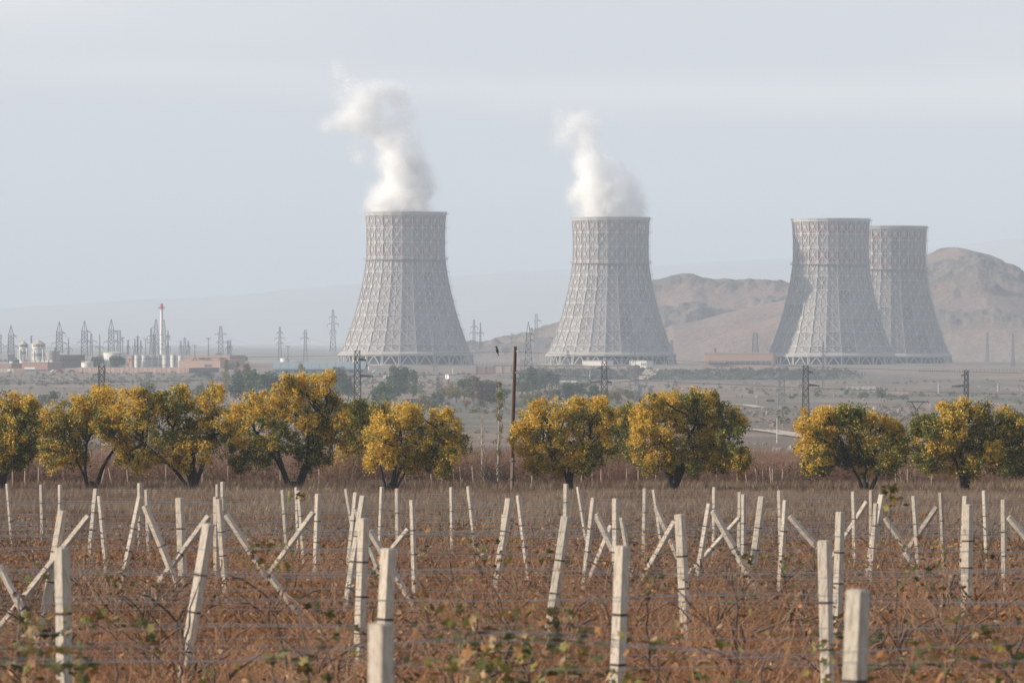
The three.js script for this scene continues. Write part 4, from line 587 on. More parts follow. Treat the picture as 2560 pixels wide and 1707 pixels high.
{ // low scrub and stones that nobody could count
  const scrubShape = (() => { const r = rng(500), g = new GB(); for (let i = 0; i < 40; i++) { const c = V(r() - 0.5, r() - 0.5, r() - 0.5).normalize().multiplyScalar(0.5 * Math.sqrt(r() * 0.8 + 0.2)), a = V(r() - 0.5, r() - 0.5, r() - 0.5).normalize(), b = V(r() - 0.5, r() - 0.5, r() - 0.5).cross(a).normalize(), e = 0.11 + r() * 0.07; g.quad(c.clone().addScaledVector(a, e), c.clone().addScaledVector(b, e * 0.7), c.clone().addScaledVector(a, -e), c.clone().addScaledVector(b, -e * 0.7)); } return g.geo(); })();
  const rand = rng(900), a = [], b = [], c = [];
  for (let i = 0; i < 9000; i++) { const d = 620 * Math.pow(2900 / 620, rand()), x = (rand() - 0.5) * 0.21 * d, n = fbm(x / 60, d / 110, 71, 3); if (n < 0.5 + rand() * 0.16) continue; const s = 0.4 + rand() * 1.1, v = 0.7 + rand() * 0.6; a.push([mat4(x, ground(x, d) + s * 0.25, -d, rand() * 6, rand() * 6, 0, s * 1.5, s, s * 1.5), rgb(0.10 * v, 0.085 * v, 0.05 * v)]); }
  for (let i = 0; i < 1500; i++) { const X = 1280 + rand() * 880, d = 2842 + rand() * 56, x = px(X, d), s = 0.7 + rand() * 1.4, v = 0.6 + rand() * 0.6; if (rand() > bankMask(x, d)) continue; a.push([mat4(x, ground(x, d) + s * 0.2, -d, rand() * 6, rand() * 6, 0, s * 1.5, s, s * 1.5), rgb(0.085 * v, 0.085 * v, 0.055 * v)]); }
  for (let i = 0; i < 700; i++) { const X = rand() * 1200, d = 2500 + rand() * 480, x = px(X, d), s = 0.6 + rand() * 1.2, v = 0.6 + rand() * 0.6; a.push([mat4(x, ground(x, d) + s * 0.2, -d, rand() * 6, rand() * 6, 0, s * 1.6, s, s * 1.6), rgb(0.085 * v, 0.08 * v, 0.05 * v)]); }
  tag(instanced('scrub', scrubShape, M(1, 1, 1), a), 'low dry scrub speckling the plain and the dark bank', 'scrub', null, 'stuff');
  for (let i = 0; i < 5200; i++) { // thicker belts below the plant and through the middle of the plain
    const left = rand() < 0.62, X = left ? -60 + rand() * 1620 : 1500 + rand() * 1200, d = left ? 1150 + rand() * 1500 : 1100 + rand() * 1500, x = px(X, d), n = fbm(x / 45, d / 190, 75, 4); if (n < 0.5 + rand() * 0.12) continue;
    const s = (0.8 + rand() * 2.2) * (left ? 1 : 0.75), v = 0.7 + rand() * 0.6, k = rand(), c = k < 0.6 ? [0.06, 0.082, 0.04] : k < 0.85 ? [0.095, 0.09, 0.045] : [0.14, 0.095, 0.06]; a.push([mat4(x, ground(x, d) + s * 0.3, -d, rand() * 6, rand() * 6, 0, s * 1.7, s, s * 1.7), rgb(c[0] * v, c[1] * v, c[2] * v)]); }
  const st = new THREE.DodecahedronGeometry(0.5, 0);
  for (let i = 0; i < 3600; i++) { const d = 760 * Math.pow(2900 / 760, rand()), X = rand() < 0.75 ? 1720 + rand() * 960 : rand() * 1300, x = px(X, d), n = fbm(x / 30, d / 70, 73, 3); if (n < 0.53 + rand() * 0.1) continue; const s = 0.35 + rand() * rand() * 1.6, v = 0.75 + rand() * 0.5; b.push([mat4(x, ground(x, d) + s * 0.12, -d, rand() * 6, rand() * 6, rand() * 6, s, s * 0.7, s), rgb(0.21 * v, 0.175 * v, 0.15 * v)]); }
  tag(instanced('stones', st, M(1, 1, 1), b), 'pale stones and rubble scattered over the right hand fields', 'stones', null, 'stuff');
}
// ---------------------------------------------------------------- the row of autumn trees
const leafMat = new THREE.MeshPhysicalMaterial({ color: rgb(1, 1, 1), vertexColors: true, roughness: 0.75, specularIntensity: 0.3, transmission: 0.5, thickness: 0 });
const TREEBARK = M(0.032, 0.026, 0.022, { roughness: 1, map: mottled, bumpMap: mottled, bumpScale: 0.02 });
const yellow = (r) => { const t = r(), v = 0.75 + r() * 0.35; return t < 0.46 ? rgb(0.80 * v, 0.51 * v, 0.07 * v) : t < 0.68 ? rgb(0.72 * v, 0.41 * v, 0.055 * v) : t < 0.79 ? rgb(0.78 * v, 0.58 * v, 0.17 * v) : rgb(0.50 * v, 0.44 * v, 0.06 * v); };
const green = (r) => { const t = r(), v = 0.7 + r() * 0.6; return t < 0.6 ? rgb(0.115 * v, 0.145 * v, 0.03 * v) : t < 0.85 ? rgb(0.19 * v, 0.205 * v, 0.034 * v) : rgb(0.22 * v, 0.16 * v, 0.03 * v); };
const gnarl = (a, b, sag, r, n = 7, k = 0.08) => { const P = [], l = a.distanceTo(b); for (let i = 0; i <= n; i++) { const t = i / n, p = a.clone().lerp(b, t), e = Math.sin(Math.PI * t); p.y += sag * e * l; p.x += (r() - 0.5) * k * l * e; p.z += (r() - 0.5) * k * l * e; P.push(p); } return P; };
const taper = (P, a, b) => P.map((_, i) => mix(a, b, i / (P.length - 1)));
function autumnTree(label, base, d, forks, lobes, seed, trunkR, o = {}) {
  const m = d / F, rand = rng(seed), x = px(base[0], d), y = ground(x, d), t = thing('autumn_tree', [x, y, -d]); tag(t, label, 'tree', 'autumn trees between the two vineyards');
  const L = (X, Y, z = 0) => V(px(X, d) - x, py(Y, d) - y, z), trunk = new GB();
  // trunk and main limbs end at the forks; every lobe of the crown hangs on the nearest fork
  const ends = forks.map(([X, Y, rr, mid]) => { const e = L(X, Y, (rand() - 0.5) * 1.2), P = mid ? new THREE.CatmullRomCurve3([V((rand() - 0.5) * 0.1, -0.3, 0), L(mid[0], mid[1]), e]).getPoints(9) : gnarl(V((rand() - 0.5) * 0.12, -0.3, 0), e, 0, rand, 8, 0.1); trunk.tube(P, taper(P, trunkR * (rr ?? 0.8), trunkR * 0.42 * (rr ?? 0.8)), 9); return e; });
  const flare = gnarl(V(0, -0.4, 0), V(0, 0.55, 0), 0, rand, 4, 0.05); trunk.tube(flare, [trunkR * 1.45, trunkR * 1.15, trunkR, trunkR * 0.9, trunkR * 0.7], 10);
  const tm = trunk.build('trunk', TREEBARK, t), lv = new Leaves(), limbs = new GB();
  for (const [X, Y, R, tone] of lobes) {
    const low = step(1105, 1165, Y), r = R * m * (1.02 - 0.1 * low), c = L(X, Y - R * 0.05 - 6 * low, (rand() - 0.5) * (o.deep ?? 2.6)); let e = ends[0]; for (const q of ends) if (q.distanceTo(c) < e.distanceTo(c)) e = q;
    const P = gnarl(e.clone(), c, 0.06, rand, 6, 0.16); limbs.tube(P, taper(P, trunkR * 0.3, 0.025), 6);
    for (let k = 0; k < 5; k++) { const q = P[3 + (rand() * 4 | 0)], f = c.clone().add(V(rand() - 0.5, rand() - 0.45, rand() - 0.5).normalize().multiplyScalar(r * 0.95)), T = gnarl(q.clone(), f, 0.03, rand, 4, 0.2); limbs.tube(T, taper(T, 0.026, 0.008), 4); }
    const tufts = Math.round(11 + 13 * (r / 0.75) ** 1.5);
    for (let k = 0; k < tufts; k++) {
      const u = V(rand() - 0.5, rand() - 0.5, rand() - 0.5).normalize(), tc = c.clone().addScaledVector(u, r * (0.3 + 0.8 * Math.sqrt(rand()))), isY = rand() * 0.7 + 0.3 * noise(tc.x * 1.7 + seed, tc.y * 1.7, tc.z) < tone * 1.05 + 0.05, sp = 0.13 + 0.14 * rand(), n = Math.round((40 + rand() * 40) * (o.thin ?? 1));
      for (let i = 0; i < n; i++) { const p = tc.clone().add(V(rand() + rand() - 1, rand() + rand() - 1, rand() + rand() - 1).multiplyScalar(sp * 1.5)), l = 0.05 + rand() * 0.03; lv.add(p, rand, l, l * (0.45 + 0.2 * rand()), (isY ? rand() < 0.9 : rand() < 0.1) ? yellow(rand) : green(rand)); }
    }
  }
  { // inner green leaves between the lobes
    const mid = [0, 0]; lobes.forEach(([X, Y]) => { mid[0] += X / lobes.length; mid[1] += Y / lobes.length; });
    for (const [X, Y, R] of lobes) { const c = L(mix(X, mid[0], 0.3), mix(Y, mid[1], 0.3), (rand() - 0.5) * 2); for (let k = 0; k < 3; k++) { const tc = c.clone().add(V(rand() - 0.5, rand() - 0.5, rand() - 0.5).multiplyScalar(R * m * 1.9)), sp = 0.2 + 0.12 * rand(); for (let i = 0; i < 46; i++) { const p = tc.clone().add(V(rand() + rand() - 1, rand() + rand() - 1, rand() + rand() - 1).multiplyScalar(sp * 1.5)), l = 0.05 + rand() * 0.03; lv.add(p, rand, l, l * 0.55, rand() < 0.22 ? yellow(rand) : green(rand)); } } }
  }
  limbs.build('limb', TREEBARK, tm);
  lv.build('crown', leafMat, t);
  return t;
}
autumnTree('green and gold tree cut off by the left edge of the view', [-6, 1192], 286, [[15, 1120, 0.8], [50, 1100, 0.6], [-40, 1110, 0.7]], [[20, 1040, 55, 0.4], [70, 1030, 34, 0.45], [-30, 1050, 60, 0.5], [10, 1100, 60, 0.35], [70, 1085, 36, 0.15], [60, 1130, 35, 0.15], [5, 1140, 40, 0.5], [78, 1012, 18, 0.6], [25, 1012, 25, 0.5], [-50, 1120, 50, 0.4], [-80, 1080, 60, 0.4], [45, 1160, 28, 0.1]], 11, 0.22);
autumnTree('yellow tree with one long bowed bare limb at left', [228, 1219], 290, [[215, 1110, 0.6, [212, 1180]], [292, 1112, 0.8, [258, 1165]], [160, 1100, 0.5, [205, 1180]]], [[125, 1050, 36, 0.7], [165, 1040, 44, 0.7], [215, 1015, 40, 0.75], [260, 1010, 38, 0.8], [150, 1095, 46, 0.45], [112, 1105, 33, 0.45], [195, 1070, 40, 0.35], [130, 1148, 35, 0.5], [185, 1142, 30, 0.6], [262, 1058, 38, 0.6], [285, 1085, 34, 0.35], [245, 990, 24, 0.8], [200, 1160, 16, 0.7], [232, 1048, 34, 0.55], [105, 1070, 22, 0.7], [300, 1040, 30, 0.6]], 12, 0.17);
autumnTree('broad green and yellow tree on a thick straight trunk at left', [485, 1218], 288, [[480, 1120, 1], [425, 1110, 0.7, [470, 1185]], [530, 1090, 0.6], [360, 1110, 0.5, [440, 1180]]], [[335, 1010, 38, 0.75], [315, 1060, 42, 0.6], [375, 1020, 46, 0.4], [430, 1005, 40, 0.35], [452, 984, 18, 0.5], [400, 1070, 52, 0.35], [340, 1120, 44, 0.5], [460, 1050, 46, 0.4], [520, 1012, 38, 0.65], [545, 1050, 36, 0.55], [500, 1085, 44, 0.4], [430, 1125, 46, 0.55], [490, 1138, 42, 0.5], [538, 1110, 34, 0.2], [360, 1160, 30, 0.55], [305, 1150, 26, 0.5], [532, 985, 22, 0.7], [458, 1170, 22, 0.6], [295, 1085, 28, 0.6], [570, 1080, 20, 0.4], [350, 990, 18, 0.8]], 13, 0.25);
autumnTree('tallest golden tree, forked low into two dark trunks', [733, 1224], 292, [[690, 1110, 0.85, [705, 1170]], [772, 1100, 0.8, [762, 1180]], [640, 1090, 0.5, [690, 1150]], [820, 1060, 0.5, [765, 1150]]], [[600, 1040, 36, 0.8], [625, 1012, 32, 0.85], [680, 1020, 44, 0.9], [720, 1000, 46, 0.85], [760, 975, 36, 0.8], [805, 968, 32, 0.9], [742, 965, 20, 0.6], [588, 1090, 32, 0.75], [650, 1075, 44, 0.55], [720, 1055, 50, 0.45], [790, 1020, 46, 0.5], [838, 1040, 34, 0.2], [845, 1085, 36, 0.35], [600, 1140, 32, 0.1], [650, 1135, 40, 0.1], [780, 1085, 44, 0.3], [820, 1060, 30, 0.75], [765, 1150, 36, 0.08], [805, 1145, 32, 0.05], [700, 1105, 34, 0.1], [610, 1168, 24, 0.1], [858, 1050, 22, 0.8], [768, 1058, 26, 0.75], [575, 1065, 20, 0.85], [835, 1005, 18, 0.4], [720, 955, 14, 0.6], [820, 945, 12, 0.8]], 14, 0.21);
autumnTree('dark green tree half hidden behind the tallest golden tree', [884, 1215], 306, [[890, 1100, 0.8], [915, 1070, 0.6], [870, 1120, 0.5]], [[890, 1032, 30, 0.1], [915, 1060, 34, 0.2], [870, 1080, 34, 0.3], [912, 1110, 34, 0.15], [950, 1032, 25, 0.35], [870, 1130, 32, 0.6], [900, 1158, 28, 0.8], [860, 1168, 22, 0.75], [932, 1088, 28, 0.2], [845, 1165, 18, 0.6], [900, 1018, 18, 0.1], [925, 1035, 22, 0.1], [935, 1130, 24, 0.4]], 15, 0.13);
autumnTree('low pale yellow tree left of the wooden pole', [974, 1226], 283, [[950, 1165, 0.7], [1000, 1130, 0.85, [985, 1185]], [1060, 1110, 0.6, [1005, 1165]], [1100, 1080, 0.4, [1040, 1140]]], [[965, 1060, 36, 0.78], [1000, 1048, 36, 0.8], [1030, 1045, 26, 0.8], [950, 1100, 38, 0.8], [1000, 1090, 42, 0.65], [1050, 1072, 38, 0.7], [1100, 1058, 34, 0.75], [1130, 1082, 32, 0.55], [1150, 1110, 28, 0.35], [1100, 1110, 40, 0.6], [1050, 1118, 38, 0.6], [960, 1138, 38, 0.85], [1000, 1142, 36, 0.8], [935, 1162, 26, 0.8], [1080, 1152, 34, 0.4], [1125, 1148, 30, 0.45], [1030, 1168, 24, 0.4], [1110, 1178, 18, 0.3], [1025, 1024, 13, 0.8], [1118, 1040, 14, 0.8], [945, 1075, 18, 0.8]], 16, 0.17, { thin: 0.85 });
autumnTree('wide yellow tree just right of the wooden pole', [1426, 1225], 284, [[1424, 1150, 1], [1385, 1140, 0.6, [1415, 1190]], [1460, 1130, 0.6, [1432, 1180]]], [[1322, 1052, 34, 0.75], [1365, 1038, 40, 0.8], [1410, 1055, 42, 0.65], [1455, 1042, 40, 0.7], [1490, 1032, 32, 0.75], [1504, 1010, 13, 0.8], [1310, 1100, 34, 0.6], [1360, 1095, 46, 0.65], [1420, 1108, 48, 0.6], [1480, 1090, 44, 0.5], [1518, 1070, 28, 0.5], [1322, 1145, 30, 0.65], [1370, 1148, 38, 0.5], [1430, 1150, 38, 0.6], [1480, 1148, 36, 0.25], [1512, 1120, 30, 0.3], [1340, 1175, 18, 0.6], [1400, 1175, 22, 0.55], [1455, 1175, 18, 0.5], [1340, 1022, 14, 0.8], [1300, 1075, 18, 0.7], [1445, 1015, 16, 0.7], [1520, 1040, 14, 0.6]], 17, 0.19);
autumnTree('dark green tree squeezed behind two yellow trees right of pole', [1565, 1222], 312, [[1560, 1110, 0.8], [1585, 1090, 0.6]], [[1560, 1048, 32, 0.35], [1590, 1068, 32, 0.15], [1545, 1090, 36, 0.1], [1585, 1120, 36, 0.1], [1545, 1138, 32, 0.15], [1540, 1162, 24, 0.65], [1580, 1162, 26, 0.2], [1575, 1030, 16, 0.4], [1530, 1065, 18, 0.3]], 18, 0.13);
autumnTree('largest gold and green tree on a short thick trunk', [1680, 1232], 282, [[1682, 1175, 1.1], [1720, 1130, 0.7, [1700, 1170]], [1660, 1110, 0.7], [1770, 1110, 0.5, [1715, 1165]], [1740, 1060, 0.5, [1705, 1130]]], [[1622, 1018, 28, 0.6], [1660, 1022, 38, 0.65], [1700, 1012, 32, 0.6], [1745, 1012, 35, 0.3], [1780, 996, 16, 0.35], [1735, 990, 16, 0.35], [1790, 1035, 38, 0.2], [1822, 1060, 36, 0.25], [1612, 1060, 38, 0.65], [1660, 1070, 46, 0.65], [1720, 1060, 46, 0.5], [1770, 1085, 44, 0.2], [1825, 1095, 36, 0.15], [1602, 1128, 36, 0.55], [1650, 1135, 44, 0.65], [1710, 1128, 42, 0.45], [1780, 1108, 38, 0.88], [1760, 1155, 38, 0.75], [1800, 1158, 36, 0.45], [1838, 1150, 34, 0.35], [1858, 1175, 20, 0.5], [1680, 1165, 32, 0.6], [1622, 1170, 24, 0.45], [1730, 1178, 22, 0.2], [1848, 1062, 18, 0.5], [1598, 1080, 24, 0.7], [1785, 1070, 20, 0.9], [1770, 1120, 24, 0.9], [1645, 1000, 14, 0.6], [1860, 1145, 16, 0.5]], 19, 0.25);
autumnTree('yellow green tree with three spread trunks at right', [2166, 1236], 280, [[2130, 1165, 0.7, [2150, 1205]], [2165, 1150, 0.6], [2205, 1170, 0.8, [2185, 1210]]], [[2030, 1062, 32, 0.75], [2070, 1052, 33, 0.8], [2112, 1042, 28, 0.2], [2130, 1055, 30, 0.05], [2050, 1100, 42, 0.6], [2020, 1120, 26, 0.75], [2100, 1100, 42, 0.3], [2160, 1082, 38, 0.7], [2200, 1072, 38, 0.75], [2235, 1080, 32, 0.6], [2042, 1148, 38, 0.45], [2090, 1145, 34, 0.15], [2150, 1138, 38, 0.45], [2200, 1128, 42, 0.5], [2240, 1130, 36, 0.15], [2165, 1172, 32, 0.5], [2218, 1168, 34, 0.35], [2022, 1180, 20, 0.4], [2255, 1108, 30, 0.1], [2060, 1180, 20, 0.3], [2110, 1035, 14, 0.1], [2145, 1040, 14, 0.1], [2065, 1035, 16, 0.85], [2008, 1078, 16, 0.8], [2185, 1050, 14, 0.7]], 20, 0.17);
autumnTree('tall dense green tree near the right edge', [2415, 1238], 278, [[2412, 1170, 1.1], [2385, 1140, 0.6, [2405, 1195]], [2465, 1120, 0.7, [2425, 1180]], [2400, 1080, 0.5]], [[2385, 1040, 32, 0.6], [2410, 1022, 20, 0.7], [2430, 1052, 42, 0.45], [2380, 1075, 42, 0.5], [2330, 1068, 36, 0.15], [2302, 1062, 25, 0.1], [2312, 1108, 36, 0.3], [2350, 1118, 36, 0.5], [2400, 1118, 44, 0.5], [2450, 1098, 44, 0.3], [2500, 1062, 36, 0.4], [2528, 1072, 34, 0.25], [2500, 1105, 38, 0.6], [2540, 1118, 36, 0.2], [2460, 1145, 42, 0.6], [2390, 1160, 36, 0.4], [2332, 1165, 36, 0.15], [2350, 1090, 26, 0.4], [2500, 1160, 38, 0.12], [2548, 1165, 34, 0.1], [2302, 1148, 28, 0.15], [2430, 1180, 26, 0.4], [2480, 1132, 26, 0.8], [2562, 1065, 30, 0.3], [2460, 1025, 18, 0.2], [2365, 1025, 14, 0.6], [2590, 1110, 40, 0.3], [2600, 1160, 34, 0.2], [2520, 1040, 16, 0.5]], 21, 0.24);
// slender half-bare poplars and a bare shrub by the pole
function slender(label, X, Yt, Yb, d, w, leaves, seed, pale) {
  const m = d / F, x = px(X, d), y = ground(x, d), H = (py(Yt, d) - y), W = w * m, rand = rng(seed), t = thing('poplar_tree', [x, y, -d]); tag(t, label, 'tree');
  const g = new GB(), P = gnarl(V(0, -0.2, 0), V(0.05, H * 0.96, 0), 0, rand, 10, 0.02); g.tube(P, taper(P, 0.07, 0.012), 7); const tm = g.build('trunk', pale ? PALEBARK : BARK, t), b = new GB(), lv = new Leaves();
  for (let k = 0; k < 46; k++) { const v = 0.1 + 0.85 * rand(), p = P[Math.min(9, v * 10 | 0)].clone(), a = rand() * 6.28, l = W * (0.35 + 0.5 * rand()) * (0.6 + 0.4 * Math.sin(v * 3)), q = p.clone().add(V(Math.cos(a) * l * 0.5, l * (1.4 + rand()), Math.sin(a) * l * 0.5)); b.tube(gnarl(p, q, 0, rand, 3, 0.08), [0.017, 0.014, 0.01, 0.006], 4); const n = leaves * (v > 0.3 ? 1 : 0.35) * (v > 0.72 ? 1.7 : 1); for (let i = 0; i < n; i++) { const f = p.clone().lerp(q, 0.3 + 0.8 * rand()).add(V(rand() - 0.5, rand() - 0.5, rand() - 0.5).multiplyScalar(0.22)), u = rand(), vv = 0.7 + rand() * 0.5; lv.add(f, rand, 0.035 + rand() * 0.02, 0.025, u < 0.6 ? rgb(0.30 * vv, 0.235 * vv, 0.08 * vv) : rgb(0.17 * vv, 0.16 * vv, 0.06 * vv)); } }
  b.build('branch', pale ? PALEBARK : BARK, tm);
  if (leaves) lv.build('crown', leafMat, t);
}
slender('tall thin poplar with sparse yellowish leaves left of the pole', 1245, 928, 1230, 298, 22, 22, 61, true);
slender('nearly bare thin poplar further left of the pole', 1204, 1008, 1215, 305, 18, 2, 62, true);
{
  const d = 297, x = px(1236, d), t = thing('bare_shrub', [x, ground(x, d), -d]), rand = rng(63); tag(t, 'bare dark shrub at the foot of the thin poplar', 'shrub'); const g = new GB();
  for (let k = 0; k < 16; k++) { const a = rand() * 6.28, e = V(Math.cos(a) * (0.3 + rand() * 0.8) - 0.25, 0.9 + rand() * 1.1, Math.sin(a) * 0.6), P = gnarl(V((rand() - 0.5) * 0.4, -0.1, 0), e, 0.1, rand, 6, 0.15); g.tube(P, taper(P, 0.025, 0.006), 5); for (let i = 0; i < 4; i++) { const q = P[2 + (rand() * 4 | 0)], T = gnarl(q.clone(), q.clone().add(V(rand() - 0.5, rand() * 0.7, rand() - 0.5)), 0.05, rand, 3, 0.15); g.tube(T, taper(T, 0.01, 0.004), 4); } } g.build('branch', BARK, t);
}
{ // the wooden pole with its concrete stub, wires and the bird
  const d = 288, x = px(1277, d), yb = ground(x, d), top = at(1288.5, 866, d), t = thing('utility_pole', [x, yb, -d]); tag(t, 'tall brown wooden pole strapped to a pale concrete stub', 'utility pole');
  const e = top.clone().sub(t.position), wood = M(0.085, 0.042, 0.03, { roughness: 1, map: streaked }); new GB().tube([V(0.05, 0.25, -0.02), e.clone().multiplyScalar(0.5), e], [0.105, 0.095, 0.078], 12, true).build('shaft', wood, t);
  const s0 = V(-0.02, -0.4, 0.13), s1 = at(1280.5, 1145, d).sub(t.position).add(V(0, 0, 0.13)); new GB().bar(s0, s1, 0.115, 0.12).build('concrete_stub', M(0.55, 0.46, 0.38, { map: concreteMap }), t);
  for (const v of [0.5, 0.93]) { const p = s0.clone().lerp(s1, v); new GB().lathe([[0.16, -0.03], [0.175, -0.03], [0.175, 0.03], [0.16, 0.03]], 16, 0, 0).build('strap', DARKSTEEL, t).position.set(p.x + 0.03, p.y, p.z - 0.08); }
  for (const Y of [878, 931]) { const p = at(Y < 900 ? 1291 : 1288, Y, d).sub(t.position); const g = new GB(); g.bar(p.clone().add(V(-0.1, 0, 0)), p.clone().add(V(0.05, 0, 0.1)), 0.025); g.lathe([[0.01, 0.02], [0.045, 0.03], [0.03, 0.07], [0.045, 0.1], [0.01, 0.13]], 10, p.x + 0.05, p.z + 0.1); const q = g.build('insulator', M(0.8, 0.8, 0.78, { roughness: 0.3 }), t); q.position.y = 0; q.geometry.attributes.position.needsUpdate = true; }
  const zd = 287.8; for (const [Y, dy] of [[879, 8], [932, 8]]) { cable([at(-2400, Y + 20, zd + 40), at(1288, Y, zd)], 0.006, Y < 900 ? 0.4 : 0.5, 'thin wire running left from the wooden pole', 'wires of the wooden pole'); cable([at(1288, Y, zd), at(4600, Y + dy * 3, zd + 20)], 0.006, 1.0, 'thin wire running right from the wooden pole', 'wires of the wooden pole'); }
}
{ // bird on the upper wire
  const d = 289.8, p = at(1243.5, 883, d), t = thing('bird', p.toArray(), 0.5); tag(t, 'small black bird perched on the wire left of the pole', 'bird');
  const black = M(0.018, 0.017, 0.018, { roughness: 0.6 }), g = new THREE.LatheGeometry([[0.001, 0], [0.035, 0.02], [0.06, 0.08], [0.072, 0.15], [0.068, 0.21], [0.05, 0.255], [0.04, 0.28], [0.045, 0.31], [0.044, 0.34], [0.03, 0.365], [0.001, 0.372]].map((q) => new THREE.Vector2(...q)), 18); g.rotateZ(0.16); const b = part('body', g, black, t);
  new GB().tube([V(-0.09, 0.335, 0), V(-0.135, 0.33, 0), V(-0.165, 0.318, 0)], [0.022, 0.014, 0.003], 8).build('beak', black, b);
  new GB().hull8([V(0.0, 0.05, -0.03), V(0.02, 0.05, 0.03), V(0.03, 0.07, 0.03), V(0.02, 0.07, -0.03), V(0.05, -0.12, -0.035), V(0.05, -0.12, 0.035), V(0.065, -0.115, 0.035), V(0.065, -0.115, -0.035)]).build('tail', black, t);
  for (const s of [-1, 1]) { const w = new THREE.SphereGeometry(0.05, 12, 8); w.scale(0.75, 2.3, 0.35); w.rotateZ(0.22); const q = part('wing', w, black, t); q.position.set(0.005, 0.14, s * 0.055); new GB().tube([V(-0.01, 0.03, s * 0.02), V(-0.012, -0.005, s * 0.02)], 0.007, 5).build('leg', black, t); }
}
// ---------------------------------------------------------------- the vineyard: concrete posts, struts, wires, vines
const CONC = [M(0.47, 0.41, 0.345, { map: concreteMap, bumpMap: concreteMap, bumpScale: 0.004 }), M(0.44, 0.395, 0.335, { map: concreteMap, bumpMap: concreteMap, bumpScale: 0.004 }), M(0.50, 0.44, 0.375, { map: concreteMap, bumpMap: concreteMap, bumpScale: 0.004 }), M(0.34, 0.29, 0.245, { map: concreteMap, bumpMap: concreteMap, bumpScale: 0.004 })];
const WIRE = M(0.27, 0.265, 0.27, { metalness: 0.3, roughness: 0.55 }), TIE = M(0.05, 0.035, 0.03);
const BEHIND = [[-200, 100, 'the tree at the left edge'], [100, 310, 'the bowed tree'], [310, 575, 'the broad thick trunked tree'], [575, 880, 'the tallest golden tree'], [880, 1175, 'the low pale tree'], [1175, 1300, 'the wooden pole'], [1300, 1560, 'the yellow tree right of pole'], [1560, 1870, 'the largest tree'], [1870, 2000, 'the open gap in the trees'], [2000, 2270, 'the three trunked tree'], [2270, 3000, 'the tall green tree']];
const behind = (X) => BEHIND.find((b) => X >= b[0] && X < b[1])[2];
function square(a, b, w, turn) { // a cast post with worn arrises and a slightly uneven line
  const t = V().subVectors(b, a).normalize(), s = V(Math.cos(turn), 0, -Math.sin(turn)); s.addScaledVector(t, -s.dot(t)).normalize(); const r = V().crossVectors(s, t).normalize(), c = w * 0.12, h = w / 2, g = new GB(), n = 5, ring = [];
  const O = [[-h + c, -h], [h - c, -h], [h, -h + c], [h, h - c], [h - c, h], [-h + c, h], [-h, h - c], [-h, -h + c]];
  for (let i = 0; i <= n; i++) { const k = i === n ? 0.985 : 1 - 0.02 * Math.sin(i * 2.1 + a.x * 7), p = a.clone().lerp(b, i / n).addScaledVector(s, Math.sin(i * 1.7 + a.z) * w * 0.025); ring.push(O.map(([i1, j1]) => p.clone().addScaledVector(s, i1 * k).addScaledVector(r, j1 * k))); }
  const tip = O.map(([i1, j1]) => b.clone().addScaledVector(t, w * 0.08).addScaledVector(s, i1 * 0.8).addScaledVector(r, j1 * 0.8)); ring.push(tip);
  const L = a.distanceTo(b); for (let i = 0; i + 1 < ring.length; i++) for (let k = 0; k < 8; k++) { const k2 = (k + 1) % 8, v0 = i / n * L, v1 = (i + 1) / n * L; g.quad(ring[i][k], ring[i][k2], ring[i + 1][k2], ring[i + 1][k], [[k * w / 2, v0], [k * w / 2 + w * 0.8, v0], [k * w / 2 + w * 0.8, v1], [k * w / 2, v1]]); }
  const m = V(); tip.forEach((p) => m.add(p)); m.multiplyScalar(1 / 8); for (let k = 0; k < 8; k++) g.tri(m, tip[k], tip[(k + 1) % 8]);
  return g;
}
const rv = rng(4242), Z = (p, x, y) => [x / 2.975 + p * 640, y / 2.975 + 1180];
function vinePost(p, x0, y0, x1, y1, wz, o = {}) {   // panel of the photograph, top, a lower point, width: enlarged pixels
  const [X0, Y0] = Z(p, x0, y0), [X1, Y1] = Z(p, x1, y1), strut = o.strut, d = o.short ? hit(X1, Y1) : o.d ?? (strut ? clamp(4400 / wz, 26, 118) : clamp(7736 / Math.max(56, Y0 / 1.0885 - 1049), 18, 135));
  const top = at(X0, Y0, d), low = at(X1, Y1, d), dir = low.clone().sub(top).normalize(); let b = top.clone(); for (let k = 0; k < 900 && b.y > ground(b.x, d) - 0.25; k++) b.addScaledVector(dir, 0.01);
  const w = clamp((strut ? wz / 2.975 / F * d * 0.86 : wz / 2.975 / F * d * 0.76), 0.06, 0.115), turn = -(24 + rv() * 16) * D2R, lean = (top.x - b.x) / (top.y - b.y);
  const t = thing(strut ? 'brace_post' : 'vineyard_post', [b.x, b.y, -d]); const A = V(0, 0, 0), B = top.clone().sub(b).add(V(0, 0, o.dz ?? 0));
  square(A, B, w, turn).build('shaft', o.dark ? CONC[3] : CONC[rv() * 3 | 0], t);
  const L = A.distanceTo(B), ties = strut ? [0.72] : [1.0, 1.35, 1.68].map((h) => h / L).filter((v) => v < 0.98);
  for (const v of ties) { const q = A.clone().lerp(B, v), ring = square(q.clone().addScaledVector(B, -0.006 / L), q.clone().addScaledVector(B, 0.006 / L), w * 1.1, turn); ring.build('wire_tie', TIE, t); }
  const size = d < 44 ? 'large near' : d < 75 ? 'mid distance' : 'far', how = strut ? (lean > 0 ? 'slanting strut rising rightward' : 'slanting strut rising leftward') : Math.abs(lean) < 0.07 ? 'upright concrete post' : lean > 0 ? 'concrete post leaning right' : 'concrete post leaning left';
  later(t, `${size} ${how} below ${behind(X0)}`, strut ? 'brace post' : 'post', X0, strut ? 'slanting concrete struts of the vineyard' : 'concrete posts of the vineyard');
  return t;
}
